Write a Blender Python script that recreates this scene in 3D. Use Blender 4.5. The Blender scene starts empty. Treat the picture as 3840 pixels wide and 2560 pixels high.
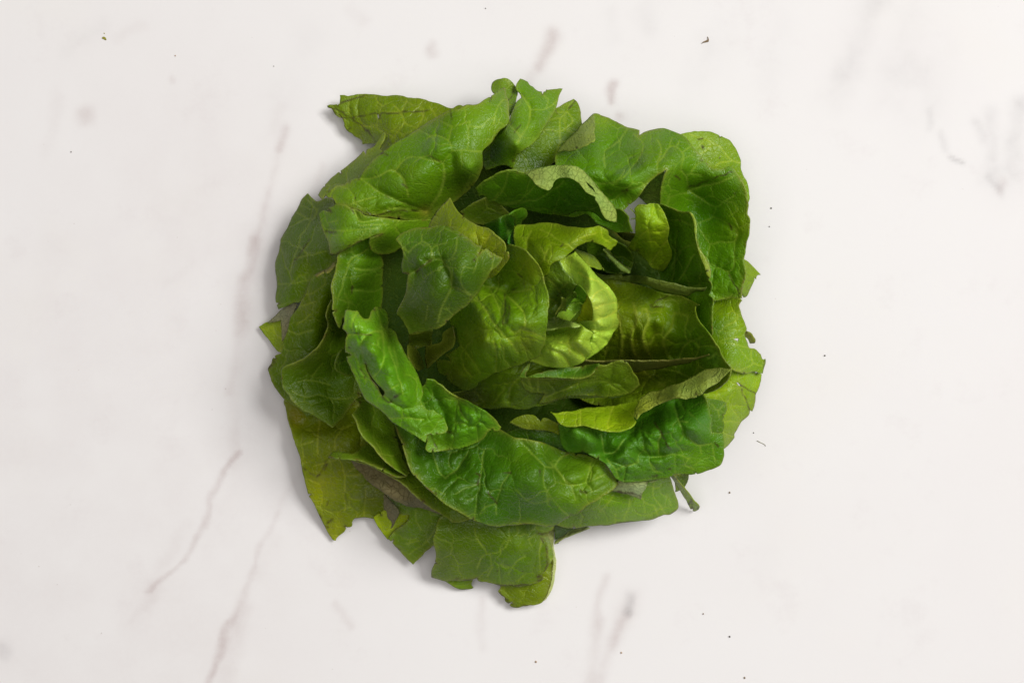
import bpy, bmesh, math, random
import numpy as np
from mathutils import Vector
from mathutils.geometry import delaunay_2d_cdt

scene = bpy.context.scene
COL = scene.collection

# ------------------------------------------------------------------ camera, world, lamps, exposure
H = 0.85                       # lens height above the marble
FIELD = 0.549                  # metres of marble seen across the frame
K = FIELD / 3840.0             # metres of marble per photograph pixel

cam_d = bpy.data.cameras.new("camera")
cam_d.sensor_width = 36.0
cam_d.lens = 36.0 * H / FIELD
cam_d.clip_start = 0.01
cam_d.clip_end = 50
cam = bpy.data.objects.new("camera", cam_d)
cam.location = (0, 0, H)
COL.objects.link(cam)
scene.camera = cam

world = bpy.data.worlds.new("World")
scene.world = world
world.use_nodes = True
bg = world.node_tree.nodes["Background"]
bg.inputs["Color"].default_value = (1.0, 0.945, 0.925, 1)
bg.inputs["Strength"].default_value = 0.06


def area_light(name, loc, target, size, size_y, power, color):
    d = bpy.data.lights.new(name, 'AREA')
    d.shape = 'RECTANGLE'
    d.size, d.size_y, d.energy, d.color = size, size_y, power, color
    o = bpy.data.objects.new(name, d)
    o.location = loc
    o.rotation_euler = (Vector(target) - Vector(loc)).to_track_quat('-Z', 'Y').to_euler()
    COL.objects.link(o)
    return o


# a tall window off to the right and a little behind the lettuce
area_light("window_light", (2.0, 1.05, 2.95), (0, 0, 0.03), 1.4, 1.4, 110.0, (1.0, 0.99, 0.975))
# added soft overhead fill lamp, standing in for light off an unseen ceiling
area_light("overhead_fill", (-0.2, 0.0, 2.6), (-0.2, 0, 0), 2.6, 2.6, 33.0, (1.0, 0.955, 0.945))

scene.view_settings.view_transform = 'Standard'
scene.view_settings.look = 'None'
scene.view_settings.exposure = 0.0
scene.view_settings.gamma = 1.0


# ------------------------------------------------------------------ helpers
def lin(c):
    c = np.asarray(c, float) / 255.0
    return np.where(c <= 0.04045, c / 12.92, ((c + 0.055) / 1.055) ** 2.4)


TILE = dict(A=(900, 250), B=(1600, 250), C=(2200, 350), D=(900, 850), E=(1600, 850), F=(2200, 950),
            G=(1000, 1450), H=(1400, 1600), I=(2000, 1450), S=(0, 0))


def pts(s):
    """'A 10,20 30,40 B 5,6' -> array of photograph pixels (a third value is kept)."""
    out, t = [], None
    for w in s.replace(';', ' ').split():
        if w in TILE:
            t = TILE[w]
            continue
        v = [float(q) for q in w.split(',')]
        k = 1.0 if t == TILE['S'] else 2.24
        out.append([t[0] + v[0] / k, t[1] + v[1] / k] + v[2:])
    return np.array(out)


def world_xyz(p, z):
    """photograph pixels + height (mm) -> metres"""
    z = np.asarray(z) * 0.001
    s = (H - z) / H
    return np.stack([(p[:, 0] - 1920) * K * s, (1280 - p[:, 1]) * K * s, z], 1)


def hash2(i, j, seed):
    h = (i.astype(np.int64) * 374761393 + j.astype(np.int64) * 668265263 + seed * 974711) & 0x7fffffff
    h = ((h ^ (h >> 13)) * 1274126177) & 0x7fffffff
    h = ((h ^ (h >> 16)) * 668265263) & 0x7fffffff
    return ((h ^ (h >> 15)) & 0xffff) / 65535.0


def vnoise(p, scale, seed):
    q = p / scale
    i = np.floor(q).astype(np.int64)
    f = q - i
    f = f * f * f * (f * (f * 6 - 15) + 10)
    a = hash2(i[:, 0], i[:, 1], seed)
    b = hash2(i[:, 0] + 1, i[:, 1], seed)
    c = hash2(i[:, 0], i[:, 1] + 1, seed)
    d = hash2(i[:, 0] + 1, i[:, 1] + 1, seed)
    return (a * (1 - f[:, 0]) + b * f[:, 0]) * (1 - f[:, 1]) + (c * (1 - f[:, 0]) + d * f[:, 0]) * f[:, 1] - 0.5


def fbm(p, scale, seed, n=3):
    return sum(vnoise(p, scale / 2 ** k, seed + 17 * k) / 2 ** k for k in range(n))


def voronoi_edge(p, s, seed):
    """distance (px) to the nearest wall of a jittered cell network"""
    q = p / s
    i = np.floor(q).astype(np.int64)
    best = np.full(len(p), 1e9)
    bx = np.zeros((len(p), 2))
    cand = []
    for dx in range(-2, 3):
        for dy in range(-2, 3):
            ii, jj = i[:, 0] + dx, i[:, 1] + dy
            c = np.stack([ii + 0.1 + 0.8 * hash2(ii, jj, seed), jj + 0.1 + 0.8 * hash2(ii, jj, seed + 5)], 1)
            cand.append(c)
            d = ((c - q) ** 2).sum(1)
            m = d < best
            best[m] = d[m]
            bx[m] = c[m]
    e = np.full(len(p), 1e9)
    for c in cand:
        dv = c - bx
        L = np.sqrt((dv ** 2).sum(1))
        ok = L > 1e-6
        mid = (c + bx) / 2 - q
        dd = np.where(ok, (mid * dv).sum(1) / np.maximum(L, 1e-6), 1e9)
        e = np.minimum(e, dd)
    return e * s


def seg_dist(p, line, closed=False):
    d = np.full(len(p), 1e9)
    n = len(line)
    for k in range(n if closed else n - 1):
        a, b = line[k, :2], line[(k + 1) % n, :2]
        ab = b - a
        t = np.clip(((p - a) @ ab) / max(ab @ ab, 1e-9), 0, 1)
        d = np.minimum(d, np.hypot(*(p - a - t[:, None] * ab).T))
    return d


def inside(p, poly):
    r = np.zeros(len(p), bool)
    n = len(poly)
    for k in range(n):
        x1, y1 = poly[k]
        x2, y2 = poly[(k + 1) % n]
        if y1 == y2:
            continue
        m = ((y1 > p[:, 1]) != (y2 > p[:, 1])) & (p[:, 0] < (x2 - x1) * (p[:, 1] - y1) / (y2 - y1) + x1)
        r ^= m
    return r


def smooth_line(line, closed, step):
    """Catmull-Rom through the points, corners kept where the traced outline turns sharply"""
    n = len(line)
    out = []
    tang = []
    for k in range(n):
        a, b, c = line[(k - 1) % n], line[k], line[(k + 1) % n]
        if not closed and (k == 0 or k == n - 1):
            tang.append((0.5 * (line[min(k + 1, n - 1)] - line[max(k - 1, 0)]),) * 2)
            continue
        u, v = b - a, c - b
        lu, lv = np.hypot(*u) + 1e-9, np.hypot(*v) + 1e-9
        cs = (u @ v) / (lu * lv)
        if cs < 0.45:
            tang.append((u * 0.9, v * 0.9))
        else:
            d = u / lu + v / lv
            d /= np.hypot(*d) + 1e-9
            tang.append((d * lu, d * lv))
    for k in range(n if closed else n - 1):
        p0, p1 = line[k], line[(k + 1) % n]
        m0, m1 = tang[k][1], tang[(k + 1) % n][0]
        L = np.hypot(*(p1 - p0))
        c = max(1, int(round(L / step)))
        for t in np.arange(c) / c:
            h00 = 2 * t ** 3 - 3 * t ** 2 + 1
            out.append(h00 * p0 + (t ** 3 - 2 * t ** 2 + t) * m0 + (1 - h00) * p1 + (t ** 3 - t ** 2) * m1)
    if not closed:
        out.append(line[-1])
    return np.array(out)


def rbf(ctrl, p):
    c, z = ctrl[:, :2] / 300.0, ctrl[:, 2]
    q = p / 300.0
    if len(c) < 3:
        return np.full(len(p), z.mean())

    def phi(r):
        return np.where(r > 0, r * r * np.log(np.maximum(r, 1e-9)), 0)
    n = len(c)
    D = np.hypot(c[:, None, 0] - c[None, :, 0], c[:, None, 1] - c[None, :, 1])
    P = np.c_[np.ones(n), c]
    M = np.zeros((n + 3, n + 3))
    M[:n, :n] = phi(D) + 0.02 * np.eye(n)
    M[:n, n:] = P
    M[n:, :n] = P.T
    w = np.linalg.lstsq(M, np.r_[z, 0, 0, 0], rcond=None)[0]
    R = np.hypot(q[:, None, 0] - c[None, :, 0], q[:, None, 1] - c[None, :, 1])
    v = phi(R) @ w[:n] + w[n] + q @ w[n + 1:]
    return np.clip(v, z.min() - 9, z.max() + 9)


# ------------------------------------------------------------------ materials
def new_mat(name):
    m = bpy.data.materials.new(name)
    m.use_nodes = True
    nt = m.node_tree
    for n in list(nt.nodes):
        nt.nodes.remove(n)
    return m, nt


class NB:
    def __init__(s, nt):
        s.nt = nt

    def n(s, t, **kw):
        o = s.nt.nodes.new(t)
        for k, v in kw.items():
            setattr(o, k, v)
        return o

    def set(s, sock, v):
        if hasattr(v, 'links'):
            s.nt.links.new(v, sock)
        else:
            sock.default_value = v

    def math(s, op, a, b=0.0, clamp=False):
        o = s.n('ShaderNodeMath', operation=op, use_clamp=clamp)
        s.set(o.inputs[0], a)
        s.set(o.inputs[1], b)
        return o.outputs[0]

    def mix(s, f, a, b, mode='MIX'):
        o = s.n('ShaderNodeMix', data_type='RGBA', blend_type=mode)
        s.set(o.inputs[0], f)
        s.set(o.inputs[6], a)
        s.set(o.inputs[7], b)
        return o.outputs[2]

    def noise(s, vec, scale, detail=3.0, rough=0.55):
        o = s.n('ShaderNodeTexNoise')
        s.set(o.inputs['Vector'], vec)
        o.inputs['Scale'].default_value = scale
        o.inputs['Detail'].default_value = detail
        o.inputs['Roughness'].default_value = rough
        return o.outputs[0]

    def ramp(s, v, a, b, lo=0.0, hi=1.0):
        o = s.n('ShaderNodeMapRange', interpolation_type='SMOOTHSTEP')
        s.set(o.inputs[0], v)
        for k, x in zip((1, 2, 3, 4), (a, b, lo, hi)):
            o.inputs[k].default_value = x
        return o.outputs[0]

    def attr(s, name, out='Fac'):
        return s.n('ShaderNodeAttribute', attribute_name=name).outputs[out]


def leaf_material(name, rough, trans, bump, underside=False, spec=0.36):
    m, nt = new_mat(name)
    b = NB(nt)
    pos = b.n('ShaderNodeTexCoord').outputs['Object']
    col = b.attr('pigment', 'Color')
    vein, edge, brown = b.attr('vein'), b.attr('rim'), b.attr('bruise')
    big = b.noise(pos, 45, 3)
    mid = b.noise(pos, 160, 4)
    fine = b.noise(pos, 900, 3, 0.6)
    # pigment: blotches of yellower and bluer green
    c = b.mix(b.ramp(big, 0.35, 0.7, 0, 0.38), col, b.mix(1.0, col, (1.4, 1.12, 0.75, 1), 'MULTIPLY'))
    c = b.mix(b.ramp(mid, 0.3, 0.75, 0, 0.35), c, b.mix(1.0, c, (0.7, 0.86, 0.9, 1), 'MULTIPLY'))
    c = b.mix(b.ramp(fine, 0.25, 0.8, 0, 0.3), c, b.mix(1.0, c, (1.35, 1.22, 1.15, 1), 'MULTIPLY'))
    # veins
    vcol = b.mix(0.42, b.mix(1.0, c, (2.3, 1.75, 1.7, 1), 'MULTIPLY'), (0.30, 0.40, 0.07, 1))
    if underside:
        vcol = b.mix(1.0, c, (0.72, 0.78, 0.62, 1), 'MULTIPLY')
    vfac = b.math('MULTIPLY', vein, b.ramp(b.noise(pos, 70, 2), 0.3, 0.62, 0.5, 1.0))
    c = b.mix(vfac, c, vcol)
    net2 = b.ramp(b.attr('net'), 0.8, 4.6, 1, 0)
    net2 = b.math('MULTIPLY', net2, b.ramp(b.noise(pos, 60, 2), 0.35, 0.62, 0.06, 0.46))
    c = b.mix(net2, c, vcol)
    # the finest net of veins, only tint and relief
    wob = b.n('ShaderNodeVectorMath', operation='ADD')
    wn = b.n('ShaderNodeTexNoise')
    nt.links.new(pos, wn.inputs['Vector'])
    wn.inputs['Scale'].default_value = 260
    ws = b.n('ShaderNodeVectorMath', operation='SCALE')
    nt.links.new(wn.outputs['Color'], ws.inputs[0])
    ws.inputs['Scale'].default_value = 0.0035
    nt.links.new(pos, wob.inputs[0])
    nt.links.new(ws.outputs[0], wob.inputs[1])
    vo = b.n('ShaderNodeTexVoronoi', feature='DISTANCE_TO_EDGE')
    nt.links.new(wob.outputs[0], vo.inputs['Vector'])
    vo.inputs['Scale'].default_value = 330
    net = b.ramp(vo.outputs['Distance'], 0.0, 0.09, 1, 0)
    c = b.mix(b.math('MULTIPLY', net, 0.13), c, vcol)
    # yellowed margin, then brown flecks on it
    ef = b.math('MULTIPLY', edge, b.ramp(b.noise(pos, 55, 3), 0.28, 0.62, 0.12, 0.85))
    c = b.mix(ef, c, (0.30, 0.36, 0.04, 1))
    bf = b.math('MULTIPLY', b.ramp(edge, 0.45, 0.95), b.ramp(b.noise(pos, 190, 4), 0.56, 0.66))
    c = b.mix(b.math('MULTIPLY', bf, 0.55), c, (0.13, 0.05, 0.012, 1))
    # bruises, cracks, specks
    sp = b.math('MULTIPLY', b.ramp(b.noise(pos, 330, 2, 0.4), 0.72, 0.77), b.ramp(b.noise(pos, 40, 2), 0.5, 0.6))
    br = b.math('MAXIMUM', b.math('MULTIPLY', brown, b.ramp(b.noise(pos, 240, 3), 0.3, 0.6, 0.25, 0.9)), b.math('MULTIPLY', sp, 0.6))
    c = b.mix(br, c, (0.055, 0.028, 0.012, 1))
    # relief
    h = b.math('ADD', b.math('MULTIPLY', net, -0.6 if not underside else 0.7), b.math('MULTIPLY', fine, 1.3))
    h = b.math('ADD', h, b.math('MULTIPLY', mid, 0.6))
    h = b.math('ADD', h, b.math('MULTIPLY', net2, -1.6 if not underside else 1.6))
    bp = b.n('ShaderNodeBump')
    bp.inputs['Strength'].default_value = bump
    bp.inputs['Distance'].default_value = 0.0006
    nt.links.new(h, bp.inputs['Height'])
    pr = b.n('ShaderNodeBsdfPrincipled')
    nt.links.new(c, pr.inputs['Base Color'])
    b.set(pr.inputs['Roughness'], b.ramp(b.noise(pos, 120, 3), 0.3, 0.7, rough - 0.07, rough + 0.12))
    pr.inputs['Specular IOR Level'].default_value = spec
    nt.links.new(bp.outputs[0], pr.inputs['Normal'])
    tr = b.n('ShaderNodeBsdfTranslucent')
    nt.links.new(b.mix(1.0, c, (1.3, 1.35, 0.6, 1), 'MULTIPLY'), tr.inputs['Color'])
    nt.links.new(bp.outputs[0], tr.inputs['Normal'])
    ms = b.n('ShaderNodeMixShader')
    ms.inputs[0].default_value = trans
    nt.links.new(pr.outputs[0], ms.inputs[1])
    nt.links.new(tr.outputs[0], ms.inputs[2])
    out = b.n('ShaderNodeOutputMaterial')
    nt.links.new(ms.outputs[0], out.inputs[0])
    return m


M_LEAF = leaf_material("lettuce_leaf", 0.26, 0.17, 0.5)
M_HEART = leaf_material("lettuce_heart_leaf", 0.27, 0.2, 0.5, spec=0.7)
M_UNDER = leaf_material("lettuce_leaf_underside", 0.58, 0.14, 0.8, True)
M_RIB = leaf_material("lettuce_midrib", 0.42, 0.15, 0.5, True)
M_PIT_SHADE = leaf_material("lettuce_pit_shade_leaf", 0.5, 0.08, 0.6, spec=0.08)  # low gloss and translucency help the dark floor leaves imitate deep shade
MATS = dict(L=M_LEAF, H=M_HEART, U=M_UNDER, R=M_RIB, D=M_PIT_SHADE)


def marble_material():
    m, nt = new_mat("white_marble")
    b = NB(nt)
    pos = b.n('ShaderNodeTexCoord').outputs['Object']
    c0 = (0.84, 0.826, 0.814, 1)
    cloud = b.noise(pos, 5, 5, 0.6)
    c = b.mix(b.ramp(cloud, 0.42, 0.68, 0, 0.5), c0, (0.815, 0.792, 0.782, 1))
    warm = b.noise(pos, 9, 4, 0.6)
    c = b.mix(b.ramp(warm, 0.5, 0.75, 0, 0.5), c, (0.84, 0.822, 0.79, 1))
    blot = b.noise(pos, 26, 5, 0.7)
    c = b.mix(b.ramp(blot, 0.54, 0.74, 0, 0.5), c, (0.775, 0.745, 0.738, 1))
    grain = b.noise(pos, 300, 4, 0.65)
    for nm, cc in (('pink_vein_and_light', (0.46, 0.36, 0.345, 1)), ('grey_vein', (0.30, 0.28, 0.285, 1))):
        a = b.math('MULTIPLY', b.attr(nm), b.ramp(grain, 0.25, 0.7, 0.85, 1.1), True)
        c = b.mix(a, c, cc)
    speck = b.math('MULTIPLY', b.ramp(b.noise(pos, 420, 1, 0.3), 0.80, 0.84), b.ramp(b.noise(pos, 30, 2), 0.5, 0.6))
    c = b.mix(b.math('MULTIPLY', speck, 0.4), c, (0.42, 0.35, 0.30, 1))
    pr = b.n('ShaderNodeBsdfPrincipled')
    nt.links.new(c, pr.inputs['Base Color'])
    pr.inputs['Roughness'].default_value = 0.62
    pr.inputs['Specular IOR Level'].default_value = 0.25
    bp = b.n('ShaderNodeBump')
    bp.inputs['Strength'].default_value = 0.06
    bp.inputs['Distance'].default_value = 0.0004
    nt.links.new(grain, bp.inputs['Height'])
    nt.links.new(bp.outputs[0], pr.inputs['Normal'])
    out = b.n('ShaderNodeOutputMaterial')
    nt.links.new(pr.outputs[0], out.inputs[0])
    return m


# ------------------------------------------------------------------ mesh building
def mesh_obj(name, v, f, mat, parent=None, origin=None, attrs=None, col=None):
    v = np.asarray(v, float)
    if origin is not None:
        v = v - np.asarray(origin)
    me = bpy.data.meshes.new(name)
    f = np.asarray(f)
    n = f.shape[1]
    me.vertices.add(len(v))
    me.vertices.foreach_set('co', v.astype(np.float32).ravel())
    me.loops.add(f.size)
    me.loops.foreach_set('vertex_index', f.astype(np.int32).ravel())
    me.polygons.add(len(f))
    me.polygons.foreach_set('loop_start', np.arange(0, f.size, n, dtype=np.int32))
    me.polygons.foreach_set('use_smooth', np.ones(len(f), bool))
    me.update(calc_edges=True)
    for k, a in (attrs or {}).items():
        at = me.attributes.new(k, 'FLOAT', 'POINT')
        at.data.foreach_set('value', a.astype(np.float32))
    if col is not None:
        at = me.attributes.new('pigment', 'FLOAT_COLOR', 'POINT')
        at.data.foreach_set('color', np.c_[col, np.ones(len(col))].astype(np.float32).ravel())
    me.materials.append(mat)
    o = bpy.data.objects.new(name, me)
    COL.objects.link(o)
    if parent is not None:
        o.parent = parent
    if origin is not None:
        o.location = origin
    return o


# ------------------------------------------------------------------ the marble worktop
def build_marble():
    k = 2352 / 3840
    nx, ny = 560, 380
    x = np.linspace(-0.42, 0.42, nx)
    y = np.linspace(-0.29, 0.29, ny)
    X, Y = np.meshgrid(x, y)
    v = np.stack([X.ravel(), Y.ravel(), np.zeros(nx * ny)], 1)
    px = np.stack([(v[:, 0] / K + 1920) * k, (1280 - v[:, 1] / K) * k], 1)   # 2352-wide frame
    w = np.stack([fbm(px, 60, 3, 4), fbm(px, 60, 9, 4)], 1) * 13
    q = px + w
    brk = np.clip(0.9 + 0.7 * fbm(px, 80, 21, 3), 0.3, 1.4)
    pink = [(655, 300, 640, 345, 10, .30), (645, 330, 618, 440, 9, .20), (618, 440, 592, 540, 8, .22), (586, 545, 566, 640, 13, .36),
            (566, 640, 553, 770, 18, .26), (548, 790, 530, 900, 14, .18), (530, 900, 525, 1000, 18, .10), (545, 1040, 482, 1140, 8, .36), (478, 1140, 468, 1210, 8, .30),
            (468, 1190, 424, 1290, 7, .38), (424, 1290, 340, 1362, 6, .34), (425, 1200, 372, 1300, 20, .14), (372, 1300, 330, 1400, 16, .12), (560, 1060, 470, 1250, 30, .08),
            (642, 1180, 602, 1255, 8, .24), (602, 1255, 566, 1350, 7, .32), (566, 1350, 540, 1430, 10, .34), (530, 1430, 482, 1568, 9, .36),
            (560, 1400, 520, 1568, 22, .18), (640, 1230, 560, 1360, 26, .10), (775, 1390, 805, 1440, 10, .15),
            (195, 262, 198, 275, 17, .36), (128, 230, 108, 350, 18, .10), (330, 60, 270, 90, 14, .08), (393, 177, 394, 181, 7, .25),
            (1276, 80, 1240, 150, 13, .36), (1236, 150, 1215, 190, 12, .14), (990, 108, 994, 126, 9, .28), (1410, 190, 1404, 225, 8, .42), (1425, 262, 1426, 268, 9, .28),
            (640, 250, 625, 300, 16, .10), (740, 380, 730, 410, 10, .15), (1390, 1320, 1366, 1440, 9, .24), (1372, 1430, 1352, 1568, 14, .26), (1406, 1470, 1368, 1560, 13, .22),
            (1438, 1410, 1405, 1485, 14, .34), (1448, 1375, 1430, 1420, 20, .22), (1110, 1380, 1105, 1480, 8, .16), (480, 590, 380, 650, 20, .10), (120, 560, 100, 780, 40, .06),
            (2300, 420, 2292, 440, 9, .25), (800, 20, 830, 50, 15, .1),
            (652, 300, 592, 545, 17, .13), (592, 545, 560, 770, 20, .13), (560, 770, 532, 1000, 19, .13), (532, 1000, 540, 1070, 15, .14), (690, 1080, 640, 1180, 12, .1), (380, 1330, 300, 1430, 14, .1), (480, 500, 420, 1400, 330, .075), (60, 900, 80, 1500, 260, .07)]  # the broad closing streaks paint warm pink light from the left into the marble
    grey = [(1446, 1372, 1440, 1402, 11, .70), (1438, 1400, 1446, 1408, 6, .5), (2010, 0, 1925, 215, 34, .16), (1965, 130, 1930, 200, 14, .14), (2090, 40, 2060, 230, 48, .12),
            (2140, 120, 2110, 260, 50, .07), (2278, 270, 2276, 320, 18, .24), (2280, 320, 2276, 365, 12, .32), (2345, 250, 2322, 390, 22, .30), (2240, 285, 2258, 318, 12, .28),
            (2298, 390, 2270, 410, 18, .22), (2268, 408, 2300, 448, 9, .34), (2160, 310, 2172, 350, 8, .22), (2183, 364, 2216, 371, 5, .40), (2130, 250, 2132, 292, 10, .2),
            (1625, 100, 1590, 210, 26, .10), (1480, 20, 1492, 70, 20, .12), (1400, 30, 1410, 90, 16, .08), (2330, 300, 2300, 420, 36, .12), (1640, 150, 1700, 30, 40, .06),
            (150, 120, 240, 60, 18, .08), (1790, 30, 1760, 200, 40, .05), (700, 90, 640, 220, 40, .05), (1790, 1180, 1740, 1340, 40, .03), (0, 1480, 5, 1500, 14, .2)]

    brk2 = np.clip(0.9 + 0.8 * fbm(px, 55, 77, 3), 0.3, 1.4)

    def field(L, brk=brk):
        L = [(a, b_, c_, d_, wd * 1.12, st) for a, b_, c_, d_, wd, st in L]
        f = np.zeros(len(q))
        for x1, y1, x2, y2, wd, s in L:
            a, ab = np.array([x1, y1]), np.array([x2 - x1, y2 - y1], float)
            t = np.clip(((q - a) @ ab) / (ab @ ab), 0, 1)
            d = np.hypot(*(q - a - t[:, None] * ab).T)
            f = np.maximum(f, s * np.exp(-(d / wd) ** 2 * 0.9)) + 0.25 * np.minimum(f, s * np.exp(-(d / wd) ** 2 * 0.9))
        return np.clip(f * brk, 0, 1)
    idx = np.arange(nx * ny).reshape(ny, nx)
    f = np.stack([idx[:-1, :-1], idx[:-1, 1:], idx[1:, 1:], idx[1:, :-1]], -1).reshape(-1, 4)
    # sides of the slab
    ring = np.r_[idx[0, :], idx[1:, -1], idx[-1, -2::-1], idx[-2:0:-1, 0]]
    nb = len(v)
    low = v[ring] + np.array([0, 0, -0.03])
    v2 = np.r_[v, low]
    r2 = nb + np.arange(len(ring))
    side = np.stack([ring, r2, np.roll(r2, -1), np.roll(ring, -1)], 1)
    f = np.r_[f, side]
    pad = np.zeros(len(ring))
    o = mesh_obj('marble_worktop', v2, f, marble_material(), attrs=dict(pink_vein_and_light=np.r_[field(pink) * 1.05, pad], grey_vein=np.r_[field(grey, brk * brk2) * 0.72, pad]))
    o['kind'] = 'structure'


build_marble()

# ------------------------------------------------------------------ the lettuce
head = bpy.data.objects.new('lettuce_head', None)
COL.objects.link(head)
head['label'] = 'open head of green butterhead lettuce lying on the white marble'
head['category'] = 'lettuce'

SPACING = 4.2
BUL = 0.95
GAIN = np.array([1.02, 1.07, 0.23])
STRETCH = 0.3
LEAVES = []


def leaf(out, z, col, veins=(), bruise=(), tint=(), hole=(), mat='L', name='leaf', sub_of=None, und=(1.6, 200), bul=0.8, cell=95,
         fine=0.45, rim=1.0, curl=0.0, nick=6, thick=0.55, label=None, vamp=1.0, creases=(), bumps=(), key=None, warp=0.25, aniso=None):
    LEAVES.append(dict(locals()))


# traced outlines (photograph pixels, per tile), heights in mm; listed from the lowest leaf to the topmost
DARK, MID, OLIVE = (70, 112, 22), (92, 142, 32), (96, 122, 18)
LIME, YEL, PALE = (150, 182, 44), (172, 192, 40), (158, 178, 92)

# ---- hidden floor leaves at the foot, coloured dark to imitate shade in the pits
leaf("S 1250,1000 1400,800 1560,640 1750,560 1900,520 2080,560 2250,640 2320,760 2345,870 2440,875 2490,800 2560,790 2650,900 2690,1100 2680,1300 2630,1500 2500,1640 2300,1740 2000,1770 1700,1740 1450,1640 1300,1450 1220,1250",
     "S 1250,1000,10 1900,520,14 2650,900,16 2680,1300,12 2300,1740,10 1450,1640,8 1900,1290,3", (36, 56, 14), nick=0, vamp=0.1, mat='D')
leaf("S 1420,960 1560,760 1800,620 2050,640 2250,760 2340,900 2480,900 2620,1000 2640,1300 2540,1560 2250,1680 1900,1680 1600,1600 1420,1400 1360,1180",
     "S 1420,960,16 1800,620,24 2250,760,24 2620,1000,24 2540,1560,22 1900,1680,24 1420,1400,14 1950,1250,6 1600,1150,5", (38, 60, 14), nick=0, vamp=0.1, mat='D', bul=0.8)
# ---- back leaves, right and left
leaf("C 780,350 845,330 910,315 1000,320 1080,335 1150,365 1200,395 1240,450 1275,520 1297,580 1303,640 1320,700 1345,740 1362,820 1368,880 1358,920 1300,1000 1000,1000 800,700 700,450",
     "C 1000,320,28 1290,580,20 1360,880,14 900,700,32 1150,450,28", (132, 168, 70), rim=0.35, bul=0.5, nick=1,
     veins=[(5, "C 940,510 1050,440 1030,400"), (5, "C 1040,400 1140,470 1220,560 1290,590"), (5, "C 1080,610 1200,565 1290,580"), (4, "C 860,340 1000,385 1040,400")], bruise=[(9, "C 970,450 978,456"), (5, "C 925,388 970,378")])
leaf("C 1335,1405 1385,1440 1430,1490 1462,1522 1430,1530 1422,1560 1405,1540 F 1405,225 1370,310 1335,366 1290,365 1200,300 1200,100 1280,40",
     "F 1460,175,15 1335,365,10 1250,200,26 1400,150,18", (140, 172, 62), rim=0.5, nick=2)
leaf("D 160,840 230,805 335,782 400,760 500,800 500,1000 340,1057 280,1000 230,930 190,880", "D 160,840,5 340,1055,9 345,780,14 480,900,18",
     (146, 172, 70), rim=0.35, nick=0, bul=0.4)
leaf("D 230,806 300,740 350,690 445,636 480,650 430,760 400,900 350,960 350,850 345,770 335,782", "D 230,805,9 350,690,14 440,640,20 400,850,20",
     (150, 150, 128), mat='U', rim=0.3, nick=0, bul=0.3, und=(0.6, 200))
leaf("H 600,1295 660,1330 720,1358 770,1366 830,1358 842,1350 825,1330 832,1285 840,1200 640,1200", "H 605,1295,8 770,1366,5 830,1240,10", (112, 146, 60), nick=0, bul=0.3)
leaf("H 1500,800 1526,836 1522,900 1515,990 1530,1060 1534,1150 1526,1250 1511,1330 1480,1400 1440,1455 1400,1470 1430,1300 1470,1150 1450,900",
     "H 1525,840,16 1534,1150,9 1440,1455,5 1450,1200,16", (196, 208, 150), mat='R', rim=0, nick=0, bul=0.2, fine=0.2, und=(0.5, 200))
leaf("H 1065,1330 1070,1350 1048,1382 1075,1410 1105,1430 1110,1455 1135,1480 1170,1465 1145,1500 1170,1512 1205,1517 1260,1505 1340,1495 1390,1485 1430,1455 1465,1400 1487,1330 1503,1250 1510,1180 1512,1120 1490,1060 1400,1050 1200,1150 1080,1250",
     "H 1060,1380,9 1170,1512,6 1440,1440,10 1500,1200,16 1250,1200,24", (108, 130, 26), nick=3,
     bruise=[(5, "H 1430,1455 1465,1400 1487,1330 1503,1250 1510,1130"), (7, "H 1060,1385 1110,1440 1140,1482"), (5, "H 1170,1512 1300,1500")])
leaf("H 1420,930 1465,900 1490,960 1500,1010 1513,1090 1500,1130 1475,1160 1465,1100 1462,1040 1450,980", "H 1420,930,26 1513,1090,18 1475,1160,20 1490,960,22", (128, 165, 50), nick=0, bul=0.2, und=(0.5, 100),
     bruise=[(4, "H 1425,930 1455,985 1465,1100 1475,1160")])
# ---- bottom right strips
leaf("I 175,1165 330,1180 450,1182 440,1150 300,1100 180,1120 178,1250 182,1290 260,1240 340,1190", "I 180,1290,9 340,1187,18 200,1150,20", (66, 106, 26), nick=0, bul=0.2, rim=0.2)
leaf("I 178,1298 215,1265 280,1225 345,1188 452,1176 470,1180 420,1205 345,1236 270,1266 215,1300 176,1318", "I 180,1310,6 340,1215,12 450,1180,18", (182, 198, 140), mat='R', nick=0, rim=0.1, bul=0.2, und=(0.5, 100),
     bruise=[(2.5, "I 220,1290 340,1215 430,1190")])
leaf("I 1150,735 1305,735 1290,800 1268,840 1240,862 1195,886 1188,800", "I 1300,745,30 1195,885,20 1180,750,32", (92, 128, 40), nick=1, bul=0.3)
leaf("I 1150,745 1180,745 1212,790 1262,850 1312,910 1352,965 1388,1003 1390,1020 1362,1043 1338,1040 1308,1000 1268,930 1228,860 1196,810", "I 1160,750,27 1388,1020,5 1262,850,20", (150, 186, 84), nick=1, bul=0.2, und=(0.6, 100), curl=1.5,
     bruise=[(4, "I 1300,990 1320,950 1340,1035"), (4, "I 1375,1030 1388,1010")])
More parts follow.
